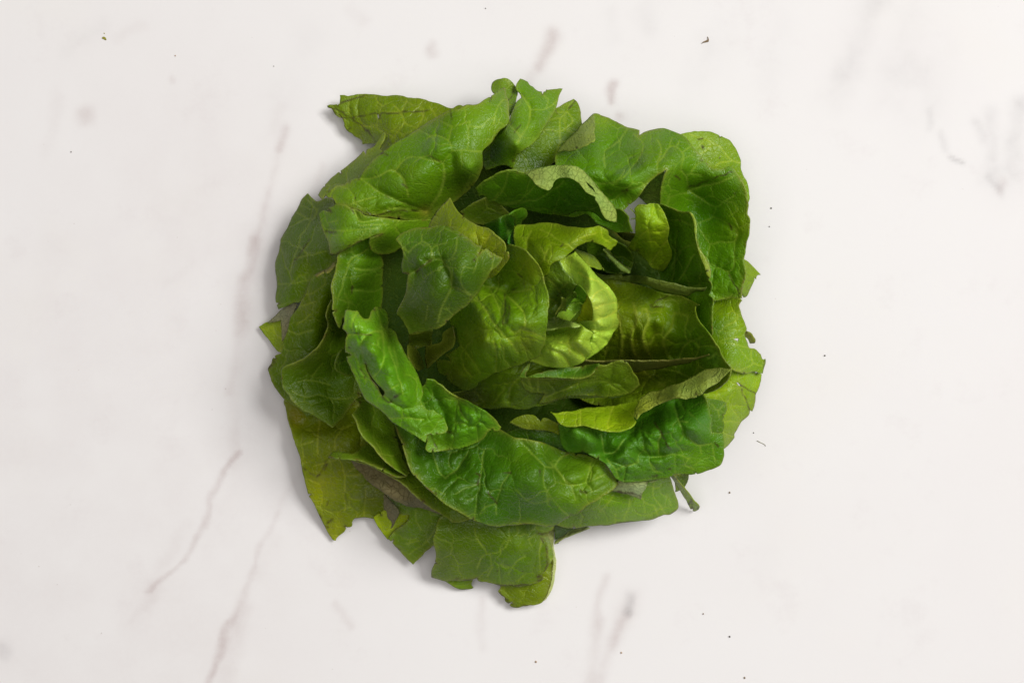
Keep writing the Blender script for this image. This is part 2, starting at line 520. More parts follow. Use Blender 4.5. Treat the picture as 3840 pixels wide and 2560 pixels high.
# ---- bottom left outer leaves
leaf("G 145,115 160,200 200,330 220,420 260,540 290,640 310,740 340,860 380,960 430,1050 470,1130 500,1195 540,1262 560,1291 580,1292 590,1270 650,1215 670,1185 715,1170 725,1130 740,1112 800,1100 830,1095 900,1105 940,1100 970,1060 990,1020 1020,940 1000,700 1050,500 900,200 700,0 400,0 200,60",
     "G 145,115,26 560,1290,6 320,860,12 900,1100,14 700,600,30 900,250,34 300,400,20", (112, 130, 20), nick=4, rim=0.7,
     tint=[("G 420,860", 130, (166, 174, 36), 0.85), ("G 560,1200", 90, (162, 172, 40), 0.8), ("G 230,250", 60, (140, 130, 30), 0.7), ("G 800,900", 130, (96, 116, 24), 0.6)],
     veins=[(6, "G 440,290 430,430 430,560"), (6, "G 610,610 660,740 650,850 660,1040"), (5, "G 660,740 780,735"), (5, "G 580,520 580,430 640,340"), (4, "G 400,660 500,640 610,600"), (5, "G 830,850 820,1080"), (4, "G 280,490 400,460")],
     bruise=[(6, "G 305,670 320,700"), (5, "G 360,730 400,745"), (4, "G 425,760 460,710 520,600"), (9, "G 500,1170 520,1185"), (6, "G 515,1140 555,1110"), (5, "G 500,985 515,960"), (8, "G 440,1070 455,1100"), (7, "G 480,700 510,650")])
leaf("G 895,1095 960,1055 1000,1030 1060,1060 1130,1060 1195,1070 1185,1120 1130,1170 1080,1200 1040,1240 1018,1278 960,1205 925,1155", "G 900,1110,10 1018,1275,8 1180,1075,18", (172, 196, 40), nick=1, bul=0.4, rim=0.4)
leaf("G 1018,1276 1060,1320 1110,1365 1160,1420 1200,1465 1228,1491 1260,1460 1310,1420 1340,1380 1405,1322 1480,1240 1560,1140 1600,1000 1300,900 1010,915 1040,960 1110,1050 1150,1075 1192,1075 1185,1110 1150,1155 1080,1200 1040,1240",
     "G 1228,1491,6 1020,1275,12 1405,1320,14 1300,1050,28 1500,1150,24", (94, 126, 30), nick=3, veins=[(5, "G 1160,1310 1280,1290"), (4, "G 1200,1400 1340,1300 1450,1150"), (4, "G 1255,1030 1260,1130 1290,1200")],
     bruise=[(5, "G 1085,1345 1120,1365"), (2.5, "G 1190,1080 1180,1115 1080,1200 1030,1255")])
leaf("G 985,900 1030,950 1110,1055 1085,1120 1056,1182 1040,1190 1052,1135 1018,1098 1005,1040 985,1030", "G 1000,920,24 1040,1190,16 1100,1060,22", (112, 108, 88), mat='U', nick=0, rim=0.1, bul=0.2, und=(0.5, 100))
# ---- bottom hanging leaf
leaf("H 505,960 525,1085 515,1150 490,1200 478,1262 540,1280 600,1295 680,1288 760,1292 830,1285 870,1270 880,1295 950,1305 1020,1320 1080,1335 1150,1328 1220,1340 1300,1330 1370,1310 1420,1285 1432,1268 1415,1240 1450,1200 1472,1150 1480,1120 1460,1060 1463,980 1420,935 1490,880 1522,836 1500,760 1200,700 800,700 560,760 520,880",
     "H 480,1262,10 870,1275,14 1430,1270,14 800,830,32 1490,870,22 1200,1000,32 700,1050,26", (90, 122, 28), nick=5, rim=0.9,
     veins=[(5, "H 870,1180 920,1080 985,1060 1110,1010 1140,850"), (4, "H 985,1060 990,1170"), (5, "H 1140,1230 1200,1130 1280,1080"), (5, "H 1400,1210 1398,1060 1415,930"), (5, "H 840,850 880,950 960,1050"), (4, "H 1220,1300 1280,1230"), (4, "H 1290,950 1350,910"), (4, "H 960,1250 1000,1180")],
     bruise=[(8, "H 690,1280 760,1288 870,1272"), (6, "H 1200,1335 1300,1325"), (14, "H 1390,1250 1425,1272 1380,1300"), (8, "H 1380,880 1420,905 1500,880 1525,850"), (5, "H 1415,935 1450,1000 1470,1140 1420,1240"), (5, "H 1030,1320 1120,1332")],
     tint=[("H 1150,1150", 120, (104, 146, 34), 0.6), ("H 600,1100", 110, (84, 102, 34), 0.6)])
# ---- right outer leaves
leaf("F 1100,900 1300,960 1410,990 1468,1015 1462,1060 1455,1090 1440,1140 1425,1180 1420,1240 1400,1300 1390,1325 1372,1318 1365,1350 1340,1380 1300,1410 1285,1440 1270,1470 1240,1530 I 1690,420 1660,460 1630,500 1600,525 1500,500 1400,300 F 900,1250 950,1000",
     "F 1462,1060,24 1390,1320,20 1300,1410,20 I 1630,500,22 1500,300,40 F 1050,1150,40 1250,1050,34", (138, 170, 44), nick=4, rim=0.9,
     veins=[(6, "F 1050,1120 1090,1165 1180,1135"), (5, "F 1090,1165 1085,1225"), (4, "F 1200,1130 1280,1130 1340,1240"), (4, "F 1130,1420 1220,1410 1290,1420")],
     bruise=[(4, "F 1285,1100 1350,1140 1425,1180"), (4, "F 1300,1140 1330,1210 1370,1310")], hole=["F 1258,1082 1275,1085 1298,1110 1290,1114 1268,1098"])
leaf("F 1320,640 1345,655 1382,675 1400,705 1416,735 1410,752 1372,756 1355,720 1320,690", "F 1320,640,34 1415,740,26 1360,750,26", (132, 138, 34), nick=1, bul=0.2, rim=1)
leaf("F 1000,300 1250,340 1308,395 1280,430 1292,470 1300,500 1318,560 1335,600 1343,640 1330,680 1348,735 1368,792 1400,798 1420,806 1445,830 1462,848 1475,880 1485,892 1504,885 1502,930 1490,970 1480,1009 1440,1002 1412,992 1375,1000 1330,1013 1285,1000 1250,985 1205,965 1100,1050 900,1000 950,600",
     "F 1308,395,40 1340,640,34 1500,890,26 1480,1009,26 1330,1010,34 1200,960,40 1080,600,34 1150,450,34 1000,800,30", (122, 160, 34), nick=5, rim=1,
     veins=[(6, "F 1110,655 1170,610 1260,565 1275,520 1225,475 1190,520"), (5, "F 1120,735 1180,715 1300,695"), (5, "F 1130,750 1180,760 1270,770 1370,795"), (5, "F 1210,970 1300,985 1350,960 1400,925 1385,860 1390,800"), (5, "F 1400,925 1470,940")],
     hole=["F 1232,722 1262,712 1280,716 1272,740 1255,728"], tint=[("F 1250,600", 90, (134, 172, 36), 0.7), ("F 1090,620", 70, (70, 122, 22), 0.7)], bruise=[(4, "F 1495,890 1485,1000")])
leaf("I 1430,90 1500,100 1612,122 1624,185 1602,250 1588,282 1598,295 1604,350 1590,386 1500,385 1440,300", "I 1612,122,40 1600,350,36 1450,200,44", (84, 126, 32), nick=1, rim=0.5, bul=0.5,
     veins=[(5, "I 1500,140 1555,195 1600,150"), (5, "I 1555,195 1560,260")])
# ---- bottom right
leaf("I 195,1163 260,1183 340,1187 430,1180 520,1168 600,1165 690,1150 760,1142 840,1135 930,1124 1030,1105 1090,1080 1150,1076 1185,1052 1215,1020 1216,960 1205,930 1190,890 1170,810 1150,760 1050,700 700,700 450,850 250,1050",
     "I 600,1165,24 200,1163,24 1215,980,22 1100,1080,22 900,850,38 450,1050,34 1100,800,36 800,1000,34", (112, 154, 52), nick=3, rim=0.9,
     veins=[(6, "I 810,940 810,1000 770,1070 765,1110"), (6, "I 890,850 930,960 1010,1000 1050,1070"), (6, "I 1020,800 1010,910 1130,1080"), (5, "I 560,1050 640,960 680,910"), (5, "I 1120,900 1160,1000"), (5, "I 400,1080 385,1170"), (4, "I 690,1060 690,1140"), (4, "I 930,970 940,1060")],
     bruise=[(5, "I 690,1148 840,1133"), (5, "I 1150,1074 1200,1040"), (4, "I 935,1130 938,1105")], tint=[("I 420,1080", 90, (86, 128, 30), 0.7)])
leaf("I 640,870 700,800 740,780 850,795 960,795 1048,783 1000,805 962,815 945,850 915,895 905,946 880,935 800,905 720,893", "I 650,880,40 740,790,46 1045,785,44 900,945,38 850,840,48", (176, 196, 150), mat='U', nick=1, rim=0.7, bul=0.5,
     bruise=[(6, "I 660,882 740,880 830,890 890,912 902,940"), (5, "I 950,810 970,815")])
# ---- top left outer leaves
leaf("A 837,238 880,240 910,248 985,236 1090,236 1160,240 1215,246 1310,243 1370,250 1410,262 1500,268 1590,288 1680,310 1720,328 1782,350 B 230,348 258,330 290,325 306,336 320,400 200,600 A 1600,800 1350,850 1168,692 1165,660 1122,648 1070,650 1045,645 1030,650 1028,625 1000,605 960,585 945,572 910,550 880,515 870,470 858,432 840,430 810,410 785,385 770,355 735,345 728,330 745,320 800,320 835,312 840,290",
     "A 728,330,6 1030,640,10 1000,240,14 B 100,340,26 A 1500,700,34 1200,450,22", (116, 142, 34), nick=2, rim=0.55,
     veins=[(4, "A 1150,320 1170,360 1350,390 1390,470 1470,510"), (4, "A 1390,470 1330,540 1300,590 1310,640"), (4, "A 1540,350 1535,430 1480,520"), (4, "A 1165,450 1160,510 1240,560 1300,590"), (4, "A 920,300 910,390"), (4, "A 1290,320 1350,385 1400,290"), (4, "A 1590,340 1650,420"), (4, "A 1010,490 1130,500 1165,510")],
     bruise=[(5, "A 735,335 830,365 920,415 1010,490 1080,550 1140,630"), (4, "A 980,420 1080,400 1350,385 1580,368"), (5, "A 840,305 940,278 1040,240"), (5, "A 780,370 860,430 960,425"), (5, "A 900,545 930,520"), (7, "A 1175,400 1172,430")],
     hole=["A 1150,405 1160,400 1168,425 1160,440 1152,432"])
leaf("A 1206,540 1222,562 1214,602 1190,650 1172,690 1300,800 1150,1000 900,1100 760,1080 716,1080 688,1112 655,1078 690,1022 740,967 752,950 790,915 860,862 930,802 1000,755 1036,708 1052,742 1058,736 1062,700 1100,680 1132,655 1180,578",
     "A 655,1078,24 1210,545,30 850,870,26 1050,950,42 1200,750,40", (112, 142, 30), nick=3, rim=0.9, bul=0.4)
leaf("A 568,1064 600,1100 640,1133 700,1110 735,1100 785,1122 800,1156 900,1250 D 950,150 900,300 800,300 700,400 640,400 610,430 560,540 490,640 460,636 380,672 322,691 300,620 300,560 308,490 296,380 305,280 330,180 345,100 375,45 400,10 A 430,1272 470,1212 500,1160 520,1115",
     "A 568,1065,20 D 298,400,16 322,690,16 700,300,38 A 640,1133,28 D 480,200,27 A 780,1200,38", (88, 118, 20), nick=2, rim=0.5, bul=0.4,
     veins=[(4, "A 650,1200 600,1290 540,1380 D 515,60 490,150 440,310 418,380"), (4, "D 330,480 420,478 520,460 610,440"), (5, "D 500,160 580,230 740,200"), (4, "D 580,230 480,260"), (3, "A 480,1230 580,1290"), (3, "A 560,1110 640,1200")],
     bruise=[(4, "D 590,100 500,230 440,320"), (5, "D 640,640 420,660")])
leaf("B 570,232 550,216 543,180 555,140 590,112 640,100 680,103 720,135 745,170 762,195 757,260 740,320 715,370 700,410 690,470 640,600 500,750 400,700 500,400", "B 640,100,30 545,190,28 760,220,36 600,500,52 690,450,46", (112, 146, 66), nick=0, rim=0.3, bul=0.5,
     bruise=[(4, "B 740,180 690,290")])
leaf("B 1080,350 1095,343 1150,310 1200,285 1235,270 1265,300 1290,370 1300,440 1306,482 1340,560 1250,760 1080,800 1000,880 800,900 720,862 700,750 900,500", "B 1235,270,22 1300,440,26 1100,500,34 900,830,34 1200,700,34 750,850,36", (104, 138, 26), nick=1, rim=0.8,
     veins=[(7, "B 1060,770 1125,630 1120,540 1125,440 1185,385 1220,440 1215,480 1130,545"), (5, "B 1185,385 1200,320 1240,290"), (5, "B 1125,440 1020,445"), (5, "B 1085,390 1185,385"), (4, "B 990,530 1120,550"), (4, "B 1130,630 1180,625")],
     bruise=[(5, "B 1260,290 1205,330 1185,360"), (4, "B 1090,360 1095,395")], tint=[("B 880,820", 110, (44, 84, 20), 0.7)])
leaf("B 785,103 850,125 868,150 890,165 915,190 940,205 975,212 1000,212 1005,196 1080,188 1144,185 1120,240 1105,290 1090,350 1060,410 1000,500 950,580 900,640 830,690 772,740 742,800 722,856 650,830 500,870 440,760 560,620 640,540 690,470 712,395 745,320 765,285 800,260 775,215 750,182",
     "B 785,103,26 1140,190,24 900,330,44 1050,380,36 760,650,58 700,800,48 900,620,42 560,720,40", (104, 150, 36), creases=[(12,5,"B 795,240 850,300 875,360 860,440 830,530 780,600"),(9,3,"B 875,360 1000,355"),(14,7,"B 690,480 740,530 780,600 770,680")],bumps=[("B 745,640",36,8),("B 930,500",50,5)], nick=3, rim=0.7, bul=1.6, cell=120,
     veins=[(8, "B 795,240 850,300 875,360 860,440 830,530 780,600 770,640"), (6, "B 875,360 1000,355 1110,270"), (6, "B 700,460 740,530 780,600"), (4, "B 1000,355 1020,270 960,230")],
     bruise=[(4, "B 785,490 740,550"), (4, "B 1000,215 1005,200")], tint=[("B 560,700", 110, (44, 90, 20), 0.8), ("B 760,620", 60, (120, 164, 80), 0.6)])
# ---- left bowl leaves
leaf("D 640,400 690,370 750,350 800,290 900,300 950,600 900,1000 850,1300 700,1550 560,1600 G 300,205 200,140 151,116 D 350,1430 310,1370 265,1290 245,1225 235,1190 262,1145 272,1108 300,1080 345,1055 355,990 400,870 420,770 455,720 490,670 520,610 555,545 575,480 600,440",
     "D 235,1190,12 345,1055,16 490,670,26 640,400,36 800,330,40 700,700,34 600,900,26 D 350,1430,16 600,1300,18 750,900,26", (88, 118, 20), nick=3, rim=0.8,
     veins=[(4, "D 430,680 500,670 640,630"), (4, "D 660,820 745,840"), (4, "D 400,870 500,900 600,870"), (4, "D 480,820 590,740"), (4, "D 460,560 600,560 720,480")],
     bruise=[(7, "D 265,1100 290,1135 235,1190"), (6, "D 640,400 690,365 780,300")], tint=[("D 560,650", 110, (104, 124, 22), 0.6)])
leaf("D 690,372 745,345 790,300 800,330 740,380 690,385 640,420 630,405", "D 640,410,48 790,300,52 720,370,52", (130, 128, 66), mat='U', nick=2, rim=0.6, bul=0.2, und=(0.5, 100))
leaf("D 770,610 740,690 730,760 745,830 720,890 690,960 660,1010 600,1060 540,1110 470,1140 400,1165 360,1195 352,1250 358,1310 370,1360 410,1408 430,1450 500,1520 560,1560 G 330,205 440,270 505,310 555,336 600,290 640,260 680,200 720,150 G 850,0 D 1150,1400 1050,1000 950,750 870,600",
     "D 770,610,48 740,790,46 660,1010,44 540,1110,40 360,1195,36 370,1360,34 G 330,205,34 555,336,34 D 850,900,16 700,1250,24 900,1300,18 650,1400,30 1000,1100,12", (80, 112, 20), nick=4, rim=1.1,
     veins=[(5, "G 210,30 330,90 420,70 540,100 700,90"), (5, "G 540,100 570,170 560,260"), (4, "D 480,1300 600,1290 760,1330"), (4, "D 600,1250 700,1150")], bruise=[(5, "D 1000,1500 960,1470")])
leaf("D 885,1003 838,1050 805,1130 803,1190 850,1232 935,1252 990,1200 980,1050", "D 838,1050,50 803,1190,48 935,1250,44 980,1100,34", (74, 116, 30), nick=0, rim=0.5, bul=0.3)
# ---- folded leaves lower left
leaf("G 705,620 740,680 770,712 800,732 850,790 930,852 1000,905 1090,965 1200,1002 1300,1018 1400,1047 1475,1073 1500,1060 1330,930 1150,790 1000,690 850,630 760,615", "G 705,622,40 930,850,34 1300,1015,32 1470,1072,34 1000,730,44 1250,900,43", (128, 122, 96), mat='U', nick=0, rim=0.2, bul=0.3, und=(0.7, 120),
     veins=[(3, "G 805,735 850,700"), (3, "G 930,850 1000,800 1060,760")])
leaf("G 700,605 760,625 860,655 935,690 1050,755 1150,820 1205,875 1310,965 1440,1050 1530,1110 1560,1133 1585,1137 1690,1118 1750,1080 1700,900 1400,650 1200,600 900,560 780,575", "G 705,615,44 1050,755,46 1310,965,44 1560,1133,38 1690,1118,40 1300,800,38 1500,950,36 900,600,42", (90, 122, 26), nick=6, rim=1.3, bul=0.3)
leaf("G 518,585 560,545 640,548 720,556 830,470 950,420 1150,500 1210,650 1178,742 1150,752 1080,748 1000,712 940,682 850,640 770,615 700,606 600,600", "G 520,585,42 700,606,46 940,682,50 1170,745,50 830,480,34 1050,560,36 650,550,44", (86, 118, 34), nick=5, rim=1.2, bul=0.3,
     bruise=[(5, "G 518,585 545,592")])
leaf("G 742,108 768,130 782,160 716,230 735,262 752,292 780,360 830,440 890,500 950,570 1030,650 1100,702 1178,741 1200,720 1150,600 1100,450 1050,250 950,100 850,60", "G 742,108,54 716,230,56 830,440,56 1030,650,54 1170,742,52 950,300,42 1080,450,40", (92, 126, 30), nick=4, rim=1.0, bul=0.4)
# ---- big lower leaf
leaf("S 1848,1664 1897,1626 1972,1600 2059,1620 2152,1639 2239,1670 2283,1707 2215,1732 2121,1701 1997,1676 1904,1695", "S 1897,1626,40 2059,1620,48 2239,1670,46 2121,1701,44 1904,1695,36", (58, 100, 26), nick=0, bul=1.0, rim=0.3)
leaf("S 1910,1584 1935,1565 1960,1558 1997,1557 2019,1573 2027,1584 2035,1570 2047,1567 2065,1573 2090,1586 2128,1595 2159,1620 2134,1651 2096,1632 2059,1617 2022,1614 1978,1611 1947,1601", "S 1910,1584,50 1997,1557,54 2035,1570,56 2090,1586,54 2134,1651,48 1985,1611,52", (112, 132, 36), nick=1, bul=1.0, rim=0.6, creases=[(8,4,"S 1997,1614 2028,1586")])
leaf("H 185,-30 200,30 230,110 270,230 300,320 340,400 380,440 450,510 520,570 600,640 680,695 760,740 850,790 920,815 990,832 1060,838 1100,828 1200,825 1280,818 1350,820 1420,835 1500,835 1560,810 1610,780 1650,755 1720,730 I 446,1006 510,970 600,905 660,865 718,820 690,770 660,720 620,660 570,610 500,588 I 420,560 350,555 320,540 270,545 200,515 130,485 60,460 -50,440 H 1200,90 1000,-20 700,-100 400,-120",
     "H 190,0,60 300,320,58 600,640,56 850,790,52 1060,838,46 1450,835,42 I 718,820,46 H 1000,520,57 1400,420,60 I 200,520,55 H 1200,100,52 600,100,40 500,330,46 700,450,56 1700,600,50 1050,200,46", (62, 108, 30), creases=[(16,7,"H 560,420 680,360 760,260 800,180"),(12,5,"H 1250,130 1440,340 1430,450 1500,600"),(10,4,"H 1530,330 1600,430 1700,610"),(9,3,"H 850,780 880,560 910,330"),(9,3,"H 1030,640 1080,470 1150,380"),(10,4,"I 440,800 320,830 200,700"),(9,3,"I 440,800 500,600"),(16,5,"H 320,120 420,260 560,200")],bumps=[("H 400,345",26,6),("H 500,300",24,6),("I 330,680",60,5),("H 1300,500",70,4),("I 120,600",50,4)], nick=9, rim=1.1, bul=2.0, cell=130, und=(2.6, 190),
     veins=[(6, "H 850,780 870,600 895,480 910,330 930,200"), (6, "H 690,560 790,510 870,480"), (6, "H 1030,640 1060,560 1080,470 1130,410 1150,380"), (5, "H 900,740 940,670 1030,650 1040,740"), (7, "H 1440,340 1350,240 1250,130"), (7, "H 1440,340 1530,330 1560,270 1640,220"), (6, "H 1440,340 1430,450 1500,600 1640,750"), (6, "H 1530,330 1600,430 1660,490 1700,610"), (5, "H 1500,610 1320,630 1200,530"), (7, "I 440,800 500,600"), (6, "I 440,800 320,830 200,700 150,640"), (5, "I 440,800 490,880"), (5, "I 440,800 600,740"), (5, "H 370,600 500,520 600,570"), (6, "H 500,220 560,380 600,430 720,330 800,200"), (5, "H 790,610 880,570")],
     bruise=[(6, "H 860,390 900,410 880,480"), (5, "H 960,550 1040,640"), (5, "H 1100,380 1150,378"), (4, "H 520,570 522,545"), (6, "H 1640,220 1600,240"), (10, "I 400,880 440,885"), (5, "I 60,740 50,700"), (7, "I 718,820 700,822")],
     tint=[("I 400,850", 190, (110, 150, 44), 0.75), ("H 1250,250", 110, (84, 128, 36), 0.6), ("I 500,700", 120, (112, 156, 56), 0.5)])
# ---- lower right crinkled leaf
leaf("I 205,320 216,400 240,480 285,540 330,556 420,548 490,575 570,612 640,682 700,772 760,797 850,800 960,790 1050,775 1110,765 1160,750 1192,733 1260,735 1330,738 1440,715 1530,680 1582,640 1606,580 1602,520 1606,470 1590,390 1500,384 1495,330 1505,272 1490,240 1475,180 1460,130 1435,80 1400,50 1100,20 900,150 600,330 340,320 240,300",
     "I 285,540,50 750,795,49 1050,775,49 1330,738,50 1600,540,52 900,600,55 1000,350,60 600,430,58 1400,350,60 1495,250,57 1430,80,60 400,450,58 1250,550,56 800,380,52", (66, 124, 42), creases=[(14,9,"I 560,400 600,560 700,530 760,450 880,330"),(15,7,"I 400,560 620,560 760,510 930,590 1160,560 1400,540"),(11,6,"I 1020,300 1080,400 1150,530"),(10,5,"I 1190,160 1220,290 1260,400 1400,490 1490,470"),(12,7,"I 860,330 980,250 1150,180"),(9,3,"I 1050,450 1050,560"),(9,3,"I 1180,570 1195,720")],bumps=[("I 1350,330",60,8),("I 330,405",25,6),("I 470,470",36,7),("I 1130,290",50,5),("I 750,420",24,6)], nick=4, rim=0.6, bul=3.6, cell=135, und=(3.2, 150),
     veins=[(7, "I 1190,160 1220,290 1260,400 1240,450"), (7, "I 1080,400 1050,450 1050,560"), (7, "I 1260,400 1400,490 1490,470"), (5, "I 1220,290 1290,290"), (6, "I 620,610 700,690 850,640"), (6, "I 700,690 720,760"), (6, "I 1000,590 1200,570 1320,600"), (5, "I 1190,570 1195,720"), (6, "I 1400,490 1410,560"), (5, "I 980,640 1010,700 1090,720"), (5, "I 1500,470 1530,640"), (6, "I 570,400 590,550 660,560 760,440"), (5, "I 1310,600 1280,660 1350,690")],
     bruise=[(6, "I 1020,300 1080,400 1150,530"), (8, "I 1000,740 1030,750"), (6, "I 1130,700 1150,690"), (6, "I 1530,470 1545,500")],
     tint=[("I 1400,640", 150, (112, 160, 56), 0.7), ("I 900,680", 130, (92, 142, 66), 0.6), ("I 1050,480", 90, (86, 146, 44), 0.6), ("I 400,450", 110, (84, 142, 70), 0.5)])
# ---- upper right bowl leaf
leaf("C 430,860 470,900 500,930 620,938 700,900 690,700 600,640 520,760", "C 430,860,38 500,930,40 620,900,42 600,690,50", (132, 164, 72), mat='U', nick=0, rim=0.2, bul=0.4)
leaf("B 1400,395 1440,400 1475,414 1550,440 1625,480 1690,510 1745,520 C 445,308 441,350 470,330 520,310 570,300 640,293 700,315 760,335 800,350 850,390 890,440 920,480 950,510 1000,570 1040,620 1100,637 1140,630 1200,610 1237,632 1255,665 1285,700 1310,740 1335,800 1348,870 1358,950 1352,1020 1366,1040 1368,1130 1360,1200 1340,1260 1335,1340 1320,1400 1335,1480 1326,1568 F 1324,220 1300,340 1306,380 1200,380 1000,380 900,250 C 850,1450 780,1200 700,1120 620,1080 615,940 622,830 640,720 667,645 620,680 570,710 500,770 470,820 440,860 410,900 360,940 300,985 B 1500,1180 1300,1080 1150,950 1090,850 1085,740 1100,712 1250,550 1330,460",
     "C 60,170,34 445,330,44 640,293,44 1040,620,52 1237,632,54 1355,950,50 F 1330,100,46 1300,360,42 C 880,920,34 1050,1200,36 1150,1000,42 900,600,52 665,650,64 300,985,62 400,600,56 F 1150,200,36 C 850,800,44 1050,760,46 1050,690,54 B 1120,760,48", (92, 142, 30), creases=[(12,4,"C 850,810 950,790 1240,690"),(9,3,"C 850,810 1085,955 1065,1030 920,1100"),(9,2.5,"C 1065,1030 1270,1180 1240,1240 1040,1255"),(16,5,"C 60,740 190,690 330,620 480,590"),(10,3,"C 210,900 430,790 655,660"),(9,2.5,"C 850,800 800,650 812,520"),(9,2.5,"C 700,450 590,610"),(9,2.5,"C 410,590 470,430"),(9,2.5,"C 150,490 350,290")],bumps=[("C 60,600",60,5),("C 300,720",50,5),("C 1050,870",45,3),("C 750,570",45,3)], nick=8, rim=1.1, bul=1.5, cell=120, key='upper_right',
     veins=[(9, "C 850,810 950,790 1050,765 1240,700"), (7, "C 850,810 960,880 1085,955 1160,910 1240,860"), (7, "C 1085,955 1065,1030 920,1100"), (7, "C 1065,1030 1180,1090 1250,1130 1270,1180 1240,1240"), (7, "C 1240,1240 1120,1250 1040,1255 920,1095"), (6, "C 1040,1255 1020,1370"), (6, "C 1240,1240 1245,1350 1235,1470 1190,1490 1060,1430"), (6, "C 1190,1490 1220,1568"), (6, "C 860,800 830,690 800,650 812,520 750,450 700,450 650,520 590,610 605,690"), (5, "C 830,690 870,680 960,690"), (5, "C 590,600 625,470 590,390"), (6, "C 410,590 470,500 470,430 400,340"), (7, "C 150,490 230,430 310,360 350,285"), (6, "C 150,490 150,620"), (5, "C 750,450 775,400"), (5, "C 700,450 720,370"), (6, "C 210,900 330,820 430,790 560,700 655,660"), (6, "C 80,750 190,760 330,680 400,590"), (5, "C 190,760 240,770 320,640"), (5, "C 1160,910 1240,920 1270,980 1200,1030"), (5, "C 800,500 880,440"), (5, "C 870,680 920,600 1000,580"), (4, "C 850,830 690,870 640,810"), (5, "C 690,870 680,930")],
     bruise=[(5, "C 860,790 1000,740 1220,660"), (9, "C 300,820 330,840 340,800"), (7, "C 750,700 780,720"), (6, "C 1240,840 1246,850"), (6, "C 1190,1090 1220,1140"), (5, "F 1200,180 1290,330")],
     tint=[("C 500,450", 150, (112, 152, 44), 0.5), ("C 380,700", 110, (96, 142, 60), 0.6), ("C 950,1000", 130, (62, 118, 20), 0.6), ("C 100,230", 90, (140, 182, 56), 0.8), ("B 1500,850", 110, (96, 146, 48), 0.6), ("C 1310,1100", 90, (118, 146, 26), 0.5)])
leaf("B 1400,396 1412,440 1416,500 1408,545 1416,580 1418,612 1380,640 1340,662 1300,680 1220,706 1150,703 1098,714 1150,650 1250,550 1320,468", "B 1400,396,38 1415,560,56 1230,700,57 1100,712,49 1250,550,46 1330,560,55", (150, 178, 84), mat='U', nick=2, rim=0.4, bul=0.5, name='folded_edge', sub_of='upper_right', label='pale underside of the torn corner folded over', und=(0.8, 120))
# ---- upper left big leaf and its lower lobe
leaf("A 718,1035 760,1026 800,1000 870,985 905,960 960,940 1005,940 1020,910 1055,845 1090,800 1180,722 1240,680 1300,635 1400,590 1440,560 1540,490 1600,455 1640,435 1700,400 1760,370 B 212,360 250,362 300,340 340,324 400,326 460,300 480,280 500,270 545,250 580,225 610,195 655,174 666,190 664,225 690,300 692,380 690,470 600,560 540,640 470,720 476,830 452,900 412,970 330,1060 250,1130 100,1200 20,1300 A 1560,1300 1400,1290 1200,1262 1100,1255 1040,1243 1000,1212 930,1192 880,1167 830,1158 805,1152 790,1122 762,1102 735,1098 720,1080",
     "A 718,1035,44 B 660,180,46 A 1440,560,52 1055,845,50 1560,1220,50 1300,850,62 1150,1080,56 B 350,850,66 450,720,62 300,1100,44 400,450,62 600,400,58 A 930,1150,52 B 450,900,54", (96, 138, 26), creases=[(14,4,"B -8,1220 50,1160 110,1060 145,950 152,870 140,800 212,715"),(18,6,"B 215,740 225,900 330,1060"),(11,3.5,"A 1560,1220 1400,1150 1240,1085 1120,1020 1020,950"),(11,3,"A 1020,945 1150,930 1280,872 1350,910 1420,1090"),(10,2.5,"A 1310,870 1400,770 1500,760 1600,790 1690,800"),(10,2.5,"B 0,610 90,580 190,640 212,712"),(10,2.5,"B 340,700 350,600 362,455")],bumps=[("B 385,840",42,8),("B 100,680",50,4),("A 1500,900",80,4)], nick=8, rim=1.3, bul=2.2, cell=125, und=(2.2, 200),
     veins=[(11, "B -8,1220 50,1160 110,1060 145,950 152,870"), (6, "B 152,870 145,820 120,790 60,790"), (7, "A 1560,1220 1400,1150 1240,1085 1120,1020 1020,950"), (7, "A 1020,945 1150,930 1280,872 1350,910 1400,1010 1420,1090"), (6, "A 1310,870 1400,770 1500,760 1600,790 1690,800"), (7, "B 0,610 90,580 190,640 212,712"), (6, "B 180,620 215,500 110,460"), (6, "B 340,700 350,600 362,455"), (6, "B 240,500 362,455"), (6, "B 362,500 470,495 520,440 570,430"), (5, "B 560,480 575,380 620,310 650,280"), (8, "B 212,715 340,705 450,712"), (6, "A 930,1150 1050,1110 1150,1090"), (5, "A 1200,1220 1300,1180 1430,1190"), (7, "A 1560,1220 1400,1200 1250,1180"), (5, "B 140,800 212,715")],
     bruise=[(6, "A 940,1190 1120,1250 1280,1215 1500,1210"), (8, "A 1370,990 1400,1010"), (7, "A 1230,1080 1245,1100"), (8, "A 1180,725 1240,745"), (5, "B 205,370 210,440"), (6, "A 1560,740 1680,800"), (5, "B 535,290 545,260")],
     tint=[("B 450,420", 140, (112, 156, 56), 0.7), ("A 1600,700", 140, (98, 150, 34), 0.5), ("A 1200,900", 120, (94, 138, 40), 0.5), ("B 330,1000", 120, (70, 100, 20), 0.7), ("B 360,850", 50, (110, 160, 66), 0.7), ("A 1560,1220", 40, (130, 136, 84), 0.8)])
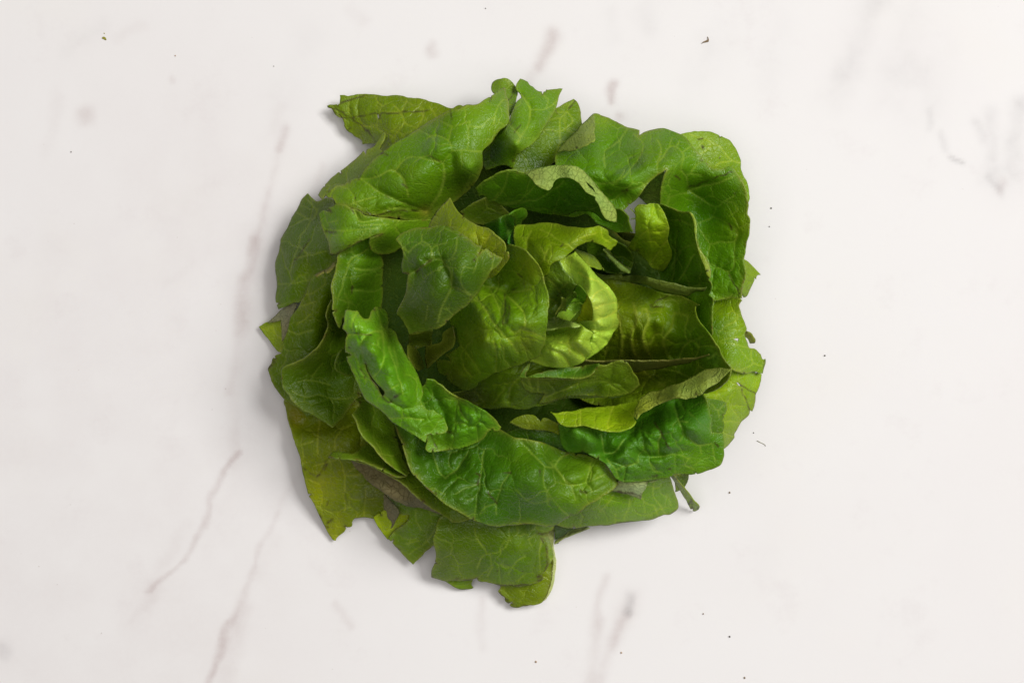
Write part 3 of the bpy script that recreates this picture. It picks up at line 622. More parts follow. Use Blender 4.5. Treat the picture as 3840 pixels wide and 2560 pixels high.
# ---- leaf left of the centre, tucked under the lobe
leaf("D 832,225 815,290 800,370 776,460 770,520 780,610 779,690 800,770 818,815 838,852 856,822 865,760 1000,880 1140,820 1195,650 1200,450 1198,290 1180,230 1240,60 1200,20 1080,60 950,160", "D 832,225,56 775,480,59 838,850,56 1000,450,52 1100,250,46 1190,450,24 1120,750,24 900,650,54 1190,250,38 1200,100,44", (86, 132, 36), creases=[(10,4,"D 945,400 940,620"),(9,3,"D 960,350 1190,340"),(9,3,"D 930,530 1190,520"),(9,3,"D 1080,190 950,260 880,400")], nick=4, rim=0.9, bul=1.2,
     veins=[(6, "D 940,250 880,400 850,520 820,620"), (6, "D 1080,190 950,260 900,310"), (5, "D 960,350 1100,360 1190,340"), (5, "D 930,530 1100,545 1190,520"), (4, "D 880,560 920,650 900,720")], bruise=[(4, "D 945,500 940,560")])
leaf("A 668,1268 664,1240 690,1214 738,1222 735,1196 745,1184 765,1184 800,1160 835,1158 880,1166 930,1190 1000,1214 1040,1243 1100,1256 1200,1264 1400,1290 1620,1290 1650,1400 1500,1500 D 1350,180 1290,220 1150,230 1090,170 1090,100 1190,60 1100,90 1050,110 980,142 900,190 830,226 765,238 750,180 735,120 705,60 688,10",
     "A 665,1250,50 D 765,237,52 1190,62,64 1250,180,46 A 1100,1300,62 1500,1300,46 1550,1420,36 D 900,150,60 A 850,1350,60", (104, 150, 40), creases=[(10,4,"A 960,1225 1000,1290 1130,1290 1450,1260"),(9,3,"D 890,200 1060,40"),(9,2.5,"A 740,1370 1170,1350")],bumps=[("D 850,120",50,4)], nick=3, rim=0.9, bul=1.4,
     veins=[(7, "A 960,1225 1000,1290 1130,1290 1250,1260 1450,1250"), (5, "A 740,1370 1000,1372 1170,1350"), (5, "A 740,1310 820,1290"), (6, "D 890,200 990,110 1060,40"), (4, "D 1100,30 1080,140"), (5, "A 1010,1330 1250,1320")],
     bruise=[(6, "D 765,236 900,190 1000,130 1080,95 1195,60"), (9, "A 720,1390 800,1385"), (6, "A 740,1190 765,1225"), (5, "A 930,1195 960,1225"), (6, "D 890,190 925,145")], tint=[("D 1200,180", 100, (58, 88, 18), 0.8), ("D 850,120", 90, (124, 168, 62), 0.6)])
# ---- top inner leaf with the pale curled margin
leaf("B 280,1220 420,1130 560,1100 640,1180 720,1260 600,1330 450,1330 320,1280", "B 300,1220,44 600,1120,46 650,1300,40", (76, 106, 26), nick=1, bul=0.5)
leaf("B 1270,1203 1350,1198 1450,1196 1560,1195 1642,1210 1668,1240 1692,1270 1690,1292 1712,1340 1733,1390 1680,1386 1600,1390 1550,1370 1500,1346 1420,1312 1380,1270 1340,1240 1250,1260 1100,1250", "B 1690,1280,62 1733,1390,58 1420,1310,56 1300,1210,50 1550,1270,60", (84, 138, 28), nick=1, bul=0.6, rim=0.5)
leaf("B 410,1026 470,975 520,945 560,920 620,885 672,870 740,872 820,889 900,868 1090,835 1250,838 1400,970 1500,1090 1590,1220 1597,1304 1510,1300 1400,1230 1280,1215 1150,1250 1000,1240 850,1210 700,1190 620,1165 560,1135 525,1145 500,1100 460,1090 440,1100 425,1055",
     "B 410,1026,64 672,870,74 850,900,72 1000,1030,64 1440,1130,60 800,1180,46 500,1110,52 1090,835,72 1590,1230,62 1100,1200,40 620,1000,60", (84, 138, 26), nick=3, rim=0.6, bul=0.8, key='top_inner',
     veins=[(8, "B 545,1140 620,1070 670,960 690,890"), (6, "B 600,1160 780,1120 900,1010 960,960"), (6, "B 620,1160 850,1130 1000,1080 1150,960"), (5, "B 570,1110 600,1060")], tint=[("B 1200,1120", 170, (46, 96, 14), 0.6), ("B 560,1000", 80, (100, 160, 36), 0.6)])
leaf("B 818,890 900,868 990,845 1090,834 1160,832 1250,837 1310,868 1360,920 1400,970 1450,1040 1500,1090 1560,1160 1590,1220 1598,1306 1570,1302 1510,1280 1475,1230 1450,1160 1436,1135 1424,1115 1425,1062 1402,1010 1370,985 1338,958 1345,985 1385,1030 1418,1070 1420,1088 1345,1052 1300,1000 1260,965 1200,935 1150,930 1100,940 1070,970 1050,1010 1025,1034 960,1015 920,990 880,942 850,912",
     "B 820,890,73 1090,834,72 1400,970,70 1597,1300,70 950,950,80 1025,1034,76 1200,880,80 1350,1000,77 1500,1180,76 1150,932,75", (154, 182, 96), mat='U', nick=3, rim=0.3, bul=0.6, name='folded_edge', sub_of='top_inner', label='long pale margin curled over to show its underside', und=(1.2, 120), cell=70,
     tint=[("B 950,930", 60, (140, 158, 82), 0.7)])
# ---- dark curl near the middle top
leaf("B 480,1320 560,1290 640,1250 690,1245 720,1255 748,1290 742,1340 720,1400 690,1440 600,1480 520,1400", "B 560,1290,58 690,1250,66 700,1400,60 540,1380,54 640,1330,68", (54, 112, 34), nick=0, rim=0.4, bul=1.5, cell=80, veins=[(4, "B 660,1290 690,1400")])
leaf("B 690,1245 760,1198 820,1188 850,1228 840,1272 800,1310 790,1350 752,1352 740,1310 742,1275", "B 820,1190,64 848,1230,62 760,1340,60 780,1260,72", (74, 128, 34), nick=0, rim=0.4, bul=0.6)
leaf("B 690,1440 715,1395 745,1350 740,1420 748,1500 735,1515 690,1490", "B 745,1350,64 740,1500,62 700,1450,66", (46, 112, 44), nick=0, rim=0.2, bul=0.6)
# ---- right inner bowl
leaf("C 610,936 640,940 700,960 780,990 830,996 866,998 892,1030 915,1080 920,1150 922,1200 940,1290 960,1330 980,1360 1000,1390 1022,1430 1040,1500 1036,1560 F 1040,195 1020,218 1046,260 1038,310 1030,350 1056,372 1056,480 1052,600 1050,692 1000,750 800,500 500,400 C 600,1500 600,1200",
     "C 620,940,66 866,998,72 920,1150,74 1030,1480,70 F 1056,400,68 1050,690,62 C 800,1350,56 760,1100,62 700,1500,48 F 900,450,54 500,400,28 C 640,1200,40", (84, 132, 24), creases=[(9,6,"C 760,1150 740,1400 700,1568"),(9,6,"C 900,1350 820,1500 780,1568"),(9,4,"C 690,1060 780,1070 890,1110"),(10,6,"C 660,1000 720,1200 720,1400")], nick=3, rim=0.9, bul=1.6, key='right_inner', aniso=(80, 2.2), cell=90,
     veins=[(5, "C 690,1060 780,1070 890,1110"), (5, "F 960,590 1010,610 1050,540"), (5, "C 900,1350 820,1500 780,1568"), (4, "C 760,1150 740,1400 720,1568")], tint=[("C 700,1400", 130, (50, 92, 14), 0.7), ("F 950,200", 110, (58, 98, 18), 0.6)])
leaf("C 860,998 885,1004 905,1030 916,1080 920,1150 922,1200 940,1290 980,1360 1022,1430 1040,1500 1036,1556 1010,1520 985,1450 950,1370 925,1290 908,1200 905,1120 890,1060", "C 860,998,75 918,1150,78 1036,1550,74 925,1290,77 980,1400,76", (166, 194, 62), mat='H', nick=2, rim=0.7, bul=0.3, name='folded_edge', sub_of='right_inner', label='bright rolled margin', und=(0.4, 100))
leaf("C 362,968 385,990 405,1003 398,970 430,945 470,935 500,938 530,928 575,926 602,930 625,960 650,1000 672,1050 682,1090 692,1150 682,1230 720,1350 680,1450 640,1500 560,1470 500,1400 430,1340 345,1312 370,1250 400,1200 410,1130 405,1060 370,1065 345,1082 365,1055 405,1045 400,1010",
     "C 362,968,72 602,930,76 690,1150,72 560,1470,44 400,1200,64 345,1312,48 520,1100,76 470,1000,74 600,1300,58 680,1400,44", (128, 162, 40), creases=[(9,6,"C 545,1440 560,1390 690,1230"),(9,5,"C 400,1300 440,1200 520,1150"),(9,4,"C 560,930 600,1050 690,1130")], nick=1, rim=0.6, bul=2.0, cell=85, veins=[(5, "C 545,1440 560,1390 690,1230"), (4, "C 400,1300 440,1200 520,1150")],
     tint=[("C 560,1000", 90, (150, 190, 64), 0.7), ("C 600,1400", 90, (92, 122, 24), 0.7)])
# ---- bowl leaf with the wide pale midrib
leaf("F 60,160 130,205 200,215 300,235 380,248 450,270 530,295 600,322 680,342 720,350 790,362 850,390 900,412 943,430 910,440 916,500 930,540 950,580 980,615 1000,640 1050,712 1080,755 1110,790 1130,850 1160,900 1190,940 1212,970 1150,1100 900,1200 600,1230 400,1280 0,1250 -200,1050 -300,700 -100,300",
     "F 943,430,66 1050,712,72 1212,970,80 930,540,68 500,700,44 300,850,36 700,920,44 950,900,54 130,200,44 600,310,54 -50,900,30 -200,700,24 720,560,46 1000,800,64 600,1150,50 900,1120,62 300,1100,34 350,450,46 850,700,52", (104, 136, 30), creases=[(11,-8,"F 740,930 640,760 720,600 740,500"),(11,-8,"F 560,900 470,720 520,560 500,470"),(11,-8,"F 420,890 370,720 420,560 390,420"),(10,-6,"F 280,860 300,700 260,520"),(13,10,"F 590,760 560,600 620,480"),(13,10,"F 430,760 400,600 450,450"),(12,8,"F 330,760 340,600"),(10,4,"F 540,440 640,450 690,400"),(10,3,"F 780,890 850,740 980,690")],bumps=[("F 580,560",30,6)], nick=3, rim=0.7, bul=2.6, cell=80, und=(2.4, 120), aniso=(75, 1.8), key='ribbed',
     veins=[(14, "F 740,930 640,760 720,600 740,500 850,520"), (14, "F 560,900 470,720 520,560 500,470"), (14, "F 420,890 370,720 420,560 390,420"), (12, "F 280,860 300,700 260,520"), (8, "F 780,890 850,740 900,730 980,690"), (7, "F 850,740 830,640 850,540"), (7, "F 900,895 945,790 920,735"), (7, "F 945,790 1040,770 1100,790"), (6, "F 945,780 960,690"), (10, "F 480,980 560,1060 650,1110"), (8, "F 620,960 760,990 860,1040"), (9, "F 1020,880 1090,840"), (10, "F 160,850 200,700")],
     bruise=[(4, "F 530,435 600,390 680,350"), (5, "F 540,440 640,450")],
     tint=[("F 300,600", 190, (112, 132, 34), 0.8), ("F 900,700", 130, (78, 130, 28), 0.7), ("F 200,300", 110, (128, 148, 30), 0.7), ("F 1080,880", 70, (84, 136, 84), 0.7), ("F 400,950", 130, (120, 126, 56), 0.7), ("F 850,980", 90, (70, 112, 24), 0.6)])
leaf("F -150,880 100,905 300,900 500,905 650,905 760,895 900,880 1030,850 1032,860 900,905 780,935 650,960 500,985 300,1000 100,1010 -150,1020", "F -150,950,29 300,950,35 650,930,42 900,893,57 1030,855,68", (136, 140, 72), mat='R', nick=0, rim=0.0, bul=0.3, vamp=0.3, und=(0.8, 120), curl=-3.0, name='midrib', sub_of='ribbed')
leaf("F 80,165 160,180 290,172 300,195 420,180 600,222 700,245 780,262 900,290 1010,285 1000,310 900,330 860,360 780,352 700,335 560,290 450,252 300,225 200,215 120,215", "F 80,180,44 300,195,50 600,255,56 860,310,58 1000,300,62", (104, 124, 48), mat='R', nick=0, rim=0.1, bul=0.6, vamp=0.3, und=(1.2, 70), curl=-3.0, name='midrib', sub_of='right_inner')
leaf("I 140,205 200,217 260,203 330,205 450,172 560,165 700,150 780,130 850,110 930,60 960,80 900,130 862,185 845,262 868,287 862,303 820,337 750,366 680,374 600,370 500,343 420,322 350,331 270,327 215,296 178,245", "I 140,205,60 500,343,64 680,372,64 868,287,66 500,200,54 800,180,52 270,320,62 930,70,56", (142, 176, 42), nick=0, rim=0.4, bul=1.0, cell=70, veins=[(4, "I 630,360 640,250 670,170"), (4, "I 390,320 400,200")])
leaf("F 1212,970 1150,964 1080,964 1020,970 950,990 910,1015 870,1040 780,1090 700,1112 600,1150 520,1163 490,1185 450,1212 425,1255 410,1290 398,1340 396,1372 418,1394 450,1350 500,1320 600,1265 690,1230 760,1210 790,1214 830,1221 865,1215 900,1217 940,1200 970,1180 1020,1130 1080,1100 1110,1078 1130,1050 1180,1000", "F 1212,970,84 950,990,74 700,1112,70 520,1163,66 400,1340,68 1080,1100,84 830,1220,80 600,1265,76 1000,1070,88 750,1160,84 460,1280,74", (152, 174, 74), mat='U', nick=2, rim=0.4, bul=1.0, cell=75, name='folded_edge', sub_of='ribbed', label='pale green margin folded down over the leaf below', und=(1.2, 110),
     tint=[("F 450,1290", 70, (164, 184, 50), 0.8), ("F 600,1200", 30, (122, 134, 48), 0.7), ("F 1080,1030", 70, (160, 176, 96), 0.6)])
# ---- small inner leaves seen deep between the wrap and the outer leaves
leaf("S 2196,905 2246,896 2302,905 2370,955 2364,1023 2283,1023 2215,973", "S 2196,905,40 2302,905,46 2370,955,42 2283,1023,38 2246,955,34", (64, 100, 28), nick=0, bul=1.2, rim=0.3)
leaf("S 2263,931 2277,929 2308,964 2336,989 2370,1006 2358,1026 2326,1014 2295,983 2271,955", "S 2263,931,42 2308,970,46 2364,1017,46", (112, 138, 56), nick=0, bul=0.2, rim=0, mat="R", vamp=0.2, und=(0.4, 100), curl=-2.0)
# ---- the wrap under the heart
leaf("E 200,1400 330,1370 430,1300 560,1220 700,1100 900,1050 1100,1150 1400,1220 1720,1390 1640,1420 1560,1440 1500,1428 1400,1435 1300,1438 1200,1440 1100,1460 1030,1485 950,1510 900,1512 850,1530 790,1536 720,1528 650,1520 550,1530 450,1512 300,1452", "E 250,1420,40 790,1535,42 1200,1440,48 1650,1420,54 800,1330,62 430,1330,56 1100,1250,60 550,1450,48", (102, 134, 42), creases=[(8,7,"E 690,1450 720,1330 760,1270"),(8,7,"E 830,1280 800,1420"),(8,6,"E 450,1490 600,1350 640,1280"),(7,6,"E 930,1490 1050,1340 1250,1270"),(7,5,"E 300,1440 420,1380")], nick=1, rim=0.3, bul=2.0, cell=90, aniso=(-20, 2.2),
     veins=[(5, "E 690,1440 720,1330 760,1280"), (6, "E 920,1450 1050,1340 1200,1270"), (5, "E 560,1480 660,1350")], tint=[("E 350,1450", 110, (60, 68, 24), 0.8)])
leaf("E 800,1262 850,1275 1000,1272 1300,1275 1390,1225 1452,1168 1500,1168 1560,1140 1640,1128 1690,1150 1715,1178 1735,1220 1770,1265 1788,1330 1720,1390 1650,1410 1500,1430 1300,1420 1150,1435 1000,1482 940,1490 1000,1400 850,1380 790,1300", "E 800,1290,66 1300,1275,70 1560,1140,74 1730,1220,70 1780,1330,62 1200,1400,60 1000,1470,52 1550,1330,64", (84, 112, 38), creases=[(8,6,"E 1000,1440 1150,1360 1300,1300 1450,1270"),(7,5,"E 1350,1410 1500,1330 1700,1330"),(7,4,"E 870,1280 930,1400")], nick=4, rim=0.8, bul=1.8, cell=95, veins=[(6, "E 1000,1430 1150,1370 1300,1300 1440,1270"), (5, "E 850,1280 880,1350"), (5, "E 930,1280 940,1370"), (5, "E 1350,1310 1500,1300 1620,1380")])
leaf("E 770,1270 800,1215 840,1160 880,1118 865,1180 835,1240 836,1262 900,1240 1000,1212 1100,1195 1200,1180 1300,1166 1400,1152 1447,1146 1445,1165 1420,1195 1385,1240 1340,1262 1302,1273 1200,1270 1050,1266 900,1270 830,1274", "E 880,1120,72 780,1260,68 1100,1195,74 1445,1150,78 1300,1270,76 950,1260,72 830,1240,70", (68, 120, 34), nick=1, rim=0.9, bul=0.7, cell=90, veins=[(4, "E 1150,1190 1140,1268")])
# ---- the heart
leaf("E 1090,750 1140,640 1170,590 1230,540 1270,485 1340,545 1385,620 1390,720 1340,800 1250,810 1150,790", "E 1100,740,80 1200,600,84 1290,520,86 1250,660,78 1370,650,86 1200,790,84", (150, 198, 62), nick=0, mat='H')
leaf("E 1175,590 1230,545 1270,488 1335,548 1350,600 1310,650 1290,620 1240,600 1200,640 1165,660", "E 1175,600,84 1270,490,90 1350,600,90 1250,590,80", (160, 204, 72), nick=0, mat='H', bul=2.0, cell=60, rim=0.2)
leaf("E 1120,720 1175,700 1200,655 1260,635 1305,650 1290,695 1240,745 1205,800 1150,785 1085,755", "E 1120,720,84 1260,640,84 1200,800,88 1290,690,86 1220,710,78", (172, 212, 80), nick=0, mat='H', bul=2.0, cell=60, rim=0.2, creases=[(6,5,"E 1290,650 1230,700 1180,770")])
leaf("E 1165,600 1230,548 1255,560 1262,590 1235,610 1180,655 1172,640", "E 1170,640,60 1255,570,66 1200,600,66", (96, 128, 34), nick=0, mat='H', bul=0.3)
leaf("E 1255,180 1330,214 1410,250 1430,270 1452,292 1470,325 1490,361 1440,356 1410,342 1375,334 1340,300 1300,250 1240,200", "E 1255,180,60 1490,361,62 1350,300,70 1300,220,66", (150, 178, 48), nick=1, mat='H', rim=0.4, bul=0.5)
leaf("E 1290,655 1305,648 1312,665 1302,700 1300,730 1262,782 1212,803 1195,800 1240,745 1260,725 1285,690", "E 1300,655,74 1210,800,74 1260,740,78", (172, 196, 60), nick=0, mat='H', bul=0.3, rim=0.2)
leaf("E 1310,660 1330,625 1345,580 1375,620 1390,640 1398,700 1392,790 1358,862 1320,842 1272,812 1260,790 1300,730", "E 1345,580,76 1395,700,78 1270,810,74 1355,860,76 1320,700,72", (176, 192, 34), nick=0, mat='H', bul=0.8, cell=60, rim=0.2)
leaf("E 1080,300 1110,290 1150,262 1200,235 1250,204 1300,258 1340,310 1380,350 1410,385 1440,420 1500,470 1530,500 1562,542 1585,575 1597,610 1602,680 1596,755 1612,790 1608,830 1600,855 1572,890 1555,930 1530,965 1500,1000 1465,1030 1430,1062 1380,1097 1300,1140 1240,1166 1200,1000 1250,850 1300,800 1390,790 1397,700 1382,622 1340,556 1280,490 1240,480 1222,440 1180,400 1150,370 1128,335",
     "E 1250,205,81 1110,290,86 1500,470,78 1600,650,76 1608,830,75 1500,1000,75 1380,1097,74 1240,1166,70 1500,620,90 1480,820,87 1400,560,92 1390,720,90 1300,420,92 1200,380,89 1400,960,82 1300,850,83 1400,440,87 1560,720,83", (200, 236, 92), nick=0, mat='H', rim=0.1, bul=4.6, cell=62, und=(1.2, 110), vamp=0.9,
     creases=[(6,7,"E 1575,590 1500,520 1420,450 1330,420"),(7,10,"E 1612,720 1500,760 1395,790"),(6,8,"E 1600,640 1500,650 1400,690"),(8,13,"E 1620,845 1480,880 1350,865"),(7,9,"E 1540,970 1430,920 1380,900"),(6,6,"E 1510,520 1420,560 1370,590"),(6,5,"E 1260,330 1310,345 1270,400"),(6,7,"E 1570,700 1470,715 1420,730"),(6,6,"E 1470,1050 1380,1000")],
     bumps=[("E 1500,820",24,4),("E 1470,610",26,3),("E 1500,700",20,3),("E 1540,900",18,3),("E 1350,470",30,2)],
     veins=[(8, "E 1560,600 1500,520 1420,450 1330,420 1270,380"), (6, "E 1600,700 1500,760 1400,790"), (6, "E 1590,640 1500,650 1410,690"), (6, "E 1600,830 1480,870 1370,870"), (6, "E 1500,520 1420,560 1390,600")],
     tint=[("E 1450,650", 110, (206, 224, 118), 0.6)])
leaf("E 1008,862 1090,850 1200,826 1270,814 1320,838 1360,862 1402,895 1380,925 1375,960 1388,1010 1385,1050 1350,1090 1300,1142 1240,1170 1100,1187 1000,1172 870,1130 900,1060 960,980 990,900", "E 1010,862,85 1200,826,89 1330,850,90 1400,900,88 1385,1050,85 1240,1170,74 1000,1172,73 900,1100,74 1200,980,90 1050,1000,85 1300,1000,91", (180, 214, 74), nick=0, mat='H', rim=0.12, bul=2.2, cell=72, und=(1.2, 120), vamp=0.9,
     creases=[(7,9,"E 1340,1100 1250,1020 1120,970 1020,960"),(7,7,"E 1210,1170 1150,1090 1020,1040"),(7,7,"E 1380,960 1250,920 1130,930"),(6,5,"E 1190,840 1200,980 1215,1060")], bumps=[("E 1120,880",40,5),("E 1290,960",30,5),("E 1080,1090",35,5)],
     veins=[(6, "E 1330,1110 1250,1010 1100,970"), (5, "E 1200,1170 1150,1080 1020,1030"), (5, "E 1210,830 1190,940 1210,1060")], tint=[("E 1300,1000", 90, (174, 202, 72), 0.7)])
leaf("E 1005,862 1012,780 1050,755 1100,765 1150,785 1200,800 1262,814 1290,830 1230,838 1180,832 1130,840 1090,850 1040,860", "E 1010,860,88 1050,755,82 1270,815,90 1100,800,92", (186, 212, 122), nick=0, mat='H', rim=0.1, bul=0.5)
leaf("E 940,420 1000,412 1030,355 1060,310 1110,288 1130,338 1152,372 1182,402 1222,442 1242,480 1264,488 1235,530 1215,565 1180,590 1150,602 1138,625 1136,655 1115,695 1080,750 1012,785 960,700 940,550", "E 1000,412,72 1110,290,78 1260,488,80 1150,600,78 1080,750,76 1000,700,66 1080,520,72", (112, 148, 42), nick=0, mat='H', rim=0.3, bul=1.2, cell=100, veins=[(7, "E 1000,415 1060,480 1120,560 1150,600"), (5, "E 1030,580 1090,640"), (4, "E 1100,540 1180,470")])
leaf("E 1140,600 1160,605 1168,640 1172,690 1175,712 1120,710 1080,752 1110,695 1134,655", "E 1140,600,76 1080,750,70 1170,700,60", (150, 166, 70), nick=0, mat='H', rim=0.3, bul=0.2)
# ---- leaf arching over the heart from above
leaf("B 730,1340 770,1326 860,1324 950,1312 1000,1308 1100,1318 1200,1340 1300,1350 1400,1344 1450,1338 1482,1350 1522,1378 1532,1412 1562,1440 1582,1452 1603,1468 1596,1490 1580,1508 1568,1514 1545,1540 1522,1530 1482,1505 1440,1490 1418,1480 E 1340,128 1305,148 1260,170 1220,205 1182,240 1140,272 1110,288 1060,310 1035,345 1022,390 990,416 950,420 850,350 780,250 740,150",
     "B 770,1328,62 1100,1318,68 1482,1350,76 1600,1470,70 1545,1540,66 E 1305,148,82 1110,288,84 990,416,82 1000,150,82 850,200,74 1400,60,84 1500,100,70", (118, 150, 28), creases=[(8,5,"E 1025,180 990,260 1040,310"),(8,5,"E 840,220 850,100 880,30"),(10,6,"E 1240,190 1120,110 950,20"),(7,6,"E 1460,10 1475,80 1560,130"),(8,4,"E 940,420 930,250 900,150")], nick=1, rim=0.7, bul=1.2, cell=110, und=(1.6, 130),
     veins=[(5, "E 840,200 850,100 880,40"), (6, "E 960,170 1000,240 960,310"), (6, "E 1025,180 990,260 1040,310"), (5, "E 1240,190 1120,110 950,20"), (5, "E 1420,50 1300,90 1150,180"), (4, "E 1470,40 1480,90 1550,130")], bruise=[(5, "E 1130,160 1150,140")], tint=[("E 1400,40", 110, (150, 182, 38), 0.7), ("E 1480,110", 60, (150, 190, 50), 0.7)])
# ---- dome leaf left of the heart
leaf("E 690,152 720,155 760,170 830,202 870,242 920,292 950,340 975,400 990,480 1012,540 1022,580 1028,615 1020,700 1012,800 1002,880 998,950 985,990 970,1020 940,1086 880,1122 800,1156 700,1192 620,1222 560,1233 500,1272 430,1312 420,1340 360,1370 300,1372 260,1345 200,1312 150,1250 100,1212 88,1170 78,1128 150,1122 205,1135 178,1100 148,1074 200,1052 272,1002 245,925 210,850 190,770 250,650 400,450 600,250",
     "E 700,155,88 975,400,92 1025,610,96 1000,900,90 620,700,88 750,450,78 500,1000,84 430,1312,50 100,1150,42 200,800,60 300,1360,38 850,1130,74 850,800,94 350,1000,76 300,700,74 820,300,94", (104, 146, 34), creases=[(14,8,"E 470,500 600,620 640,840"),(9,4,"E 655,540 660,830"),(10,4,"E 585,1210 560,960"),(9,3,"E 700,1180 640,1000"),(10,4,"E 290,990 350,1080 450,1240"),(10,3,"E 800,860 995,945"),(10,4,"E 650,540 780,680 825,850")],bumps=[("E 620,430",60,-10),("E 600,1050",55,6),("E 290,880",40,7),("E 880,920",50,6),("E 760,700",60,5),("E 520,950",30,5)], nick=1, rim=0.7, bul=2.2, cell=125, und=(2.6, 170),
     veins=[(8, "E 480,500 560,520 650,540 770,545 880,530"), (7, "E 650,540 780,680 825,750 830,850"), (6, "E 660,560 650,700 640,830"), (9, "E 420,590 560,800 640,900 720,980 760,1060"), (7, "E 290,990 350,1080 420,1170 450,1240"), (6, "E 585,1210 590,1080 560,960"), (6, "E 700,1180 650,1080 640,1000"), (6, "E 800,860 900,890 995,945"), (5, "E 810,850 740,900 700,860"), (5, "E 890,1080 800,980"), (6, "E 520,520 600,650 620,760")],
     bruise=[(4, "E 655,560 660,680 645,820"), (5, "E 700,640 690,760 660,840"), (5, "E 760,400 800,430"), (5, "E 820,450 825,510"), (4, "E 720,525 770,520")],
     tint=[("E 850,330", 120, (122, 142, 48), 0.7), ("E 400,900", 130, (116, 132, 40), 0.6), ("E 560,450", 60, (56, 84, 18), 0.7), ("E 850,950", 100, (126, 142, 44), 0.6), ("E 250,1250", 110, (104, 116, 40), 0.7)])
# ---- small torn pieces in the dark hollow
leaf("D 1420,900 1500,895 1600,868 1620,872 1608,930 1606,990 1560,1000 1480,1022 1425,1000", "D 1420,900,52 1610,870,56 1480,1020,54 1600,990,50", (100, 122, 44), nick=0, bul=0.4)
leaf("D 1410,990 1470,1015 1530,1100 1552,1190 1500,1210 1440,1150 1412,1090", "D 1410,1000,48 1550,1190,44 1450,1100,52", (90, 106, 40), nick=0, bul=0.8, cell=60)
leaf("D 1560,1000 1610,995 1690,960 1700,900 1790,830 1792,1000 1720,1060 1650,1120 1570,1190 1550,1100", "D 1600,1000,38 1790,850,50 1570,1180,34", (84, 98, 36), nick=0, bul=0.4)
# ---- cap leaf, back half then front half
leaf("B 195,1098 205,1115 215,1132 238,1182 272,1230 330,1280 400,1320 460,1345 500,1350 550,1382 582,1418 600,1430 640,1470 662,1510 668,1550 E 682,210 690,240 690,270 640,340 560,420 400,450 100,300 B 0,1400 20,1330 60,1260 100,1200 150,1140",
     "B 195,1098,76 460,1345,94 660,1510,98 E 690,270,98 640,340,94 B 100,1350,80 300,1450,90 E 400,350,86", (118, 140, 40), nick=4, rim=0.9, bul=0.7, und=(1.2, 160),
     veins=[(5, "B 540,1400 470,1500 420,1550"), (4, "B 620,1470 560,1540")], tint=[("B 450,1420", 70, (150, 168, 50), 0.7)])
leaf("D 1310,106 1348,62 1392,38 1430,22 1500,8 A 1560,1350 1640,1335 1720,1340 1762,1350 B 200,1362 240,1368 300,1400 350,1440 382,1462 405,1490 430,1500 462,1508 E 456,175 438,232 470,205 500,180 530,206 552,222 580,236 610,250 637,264 600,330 545,368 510,430 480,480 430,560 400,592 340,662 270,710 200,770 150,815 120,842 D 1650,860 1600,870 1500,892 1420,905 1395,850 1380,820 1345,765 1318,730 1328,690 1360,620 1390,560 1398,500 1410,400 1365,387 1355,332 1372,230 1345,160",
     "D 1310,106,98 A 1640,1335,101 B 350,1440,103 E 637,264,102 430,560,98 340,662,96 120,842,90 D 1420,900,82 1330,720,87 1390,480,96 1365,350,97 1500,250,103 1640,300,105 1500,550,99 1650,600,103 E 300,300,108 D 1450,100,100", (70, 106, 32), creases=[(12,6,"E 0,290 120,280 210,510 90,800"),(9,4,"E 210,510 370,575"),(12,6,"D 1480,380 1620,270"),(9,3,"D 1380,180 1430,200 1530,130")],bumps=[("D 1500,260",55,7),("E 320,300",70,5),("D 1520,600",70,4),("E 300,460",40,4)], nick=5, rim=1.0, bul=1.5, cell=130, und=(1.8, 170),
     veins=[(8, "E 0,290 60,270 120,280 170,320 205,400 210,510"), (9, "E 210,510 150,620 110,720 90,800"), (8, "E 210,510 290,530 370,575"), (6, "E 250,90 240,200 190,290"), (6, "D 1800,270 1720,280 1640,270 1600,160 1540,130"), (6, "D 1380,180 1420,215 1480,150 1530,130 1530,60"), (5, "D 1610,280 1620,190 1740,130"), (6, "E 430,200 420,310 390,390"), (6, "E 545,365 560,290 510,200"), (6, "E 370,575 290,470 320,330"), (4, "D 1580,660 1560,780"), (5, "D 1400,420 1430,400 1640,270")],
     bruise=[(6, "D 1480,380 1560,310 1620,270"), (5, "E 370,575 365,590"), (5, "E 600,330 640,270"), (4, "E 380,300 430,240 456,175"), (7, "D 1360,385 1410,400")],
     tint=[("D 1450,120", 90, (84, 130, 60), 0.6), ("E 350,250", 120, (88, 124, 44), 0.5), ("D 1550,750", 120, (84, 100, 44), 0.6)])
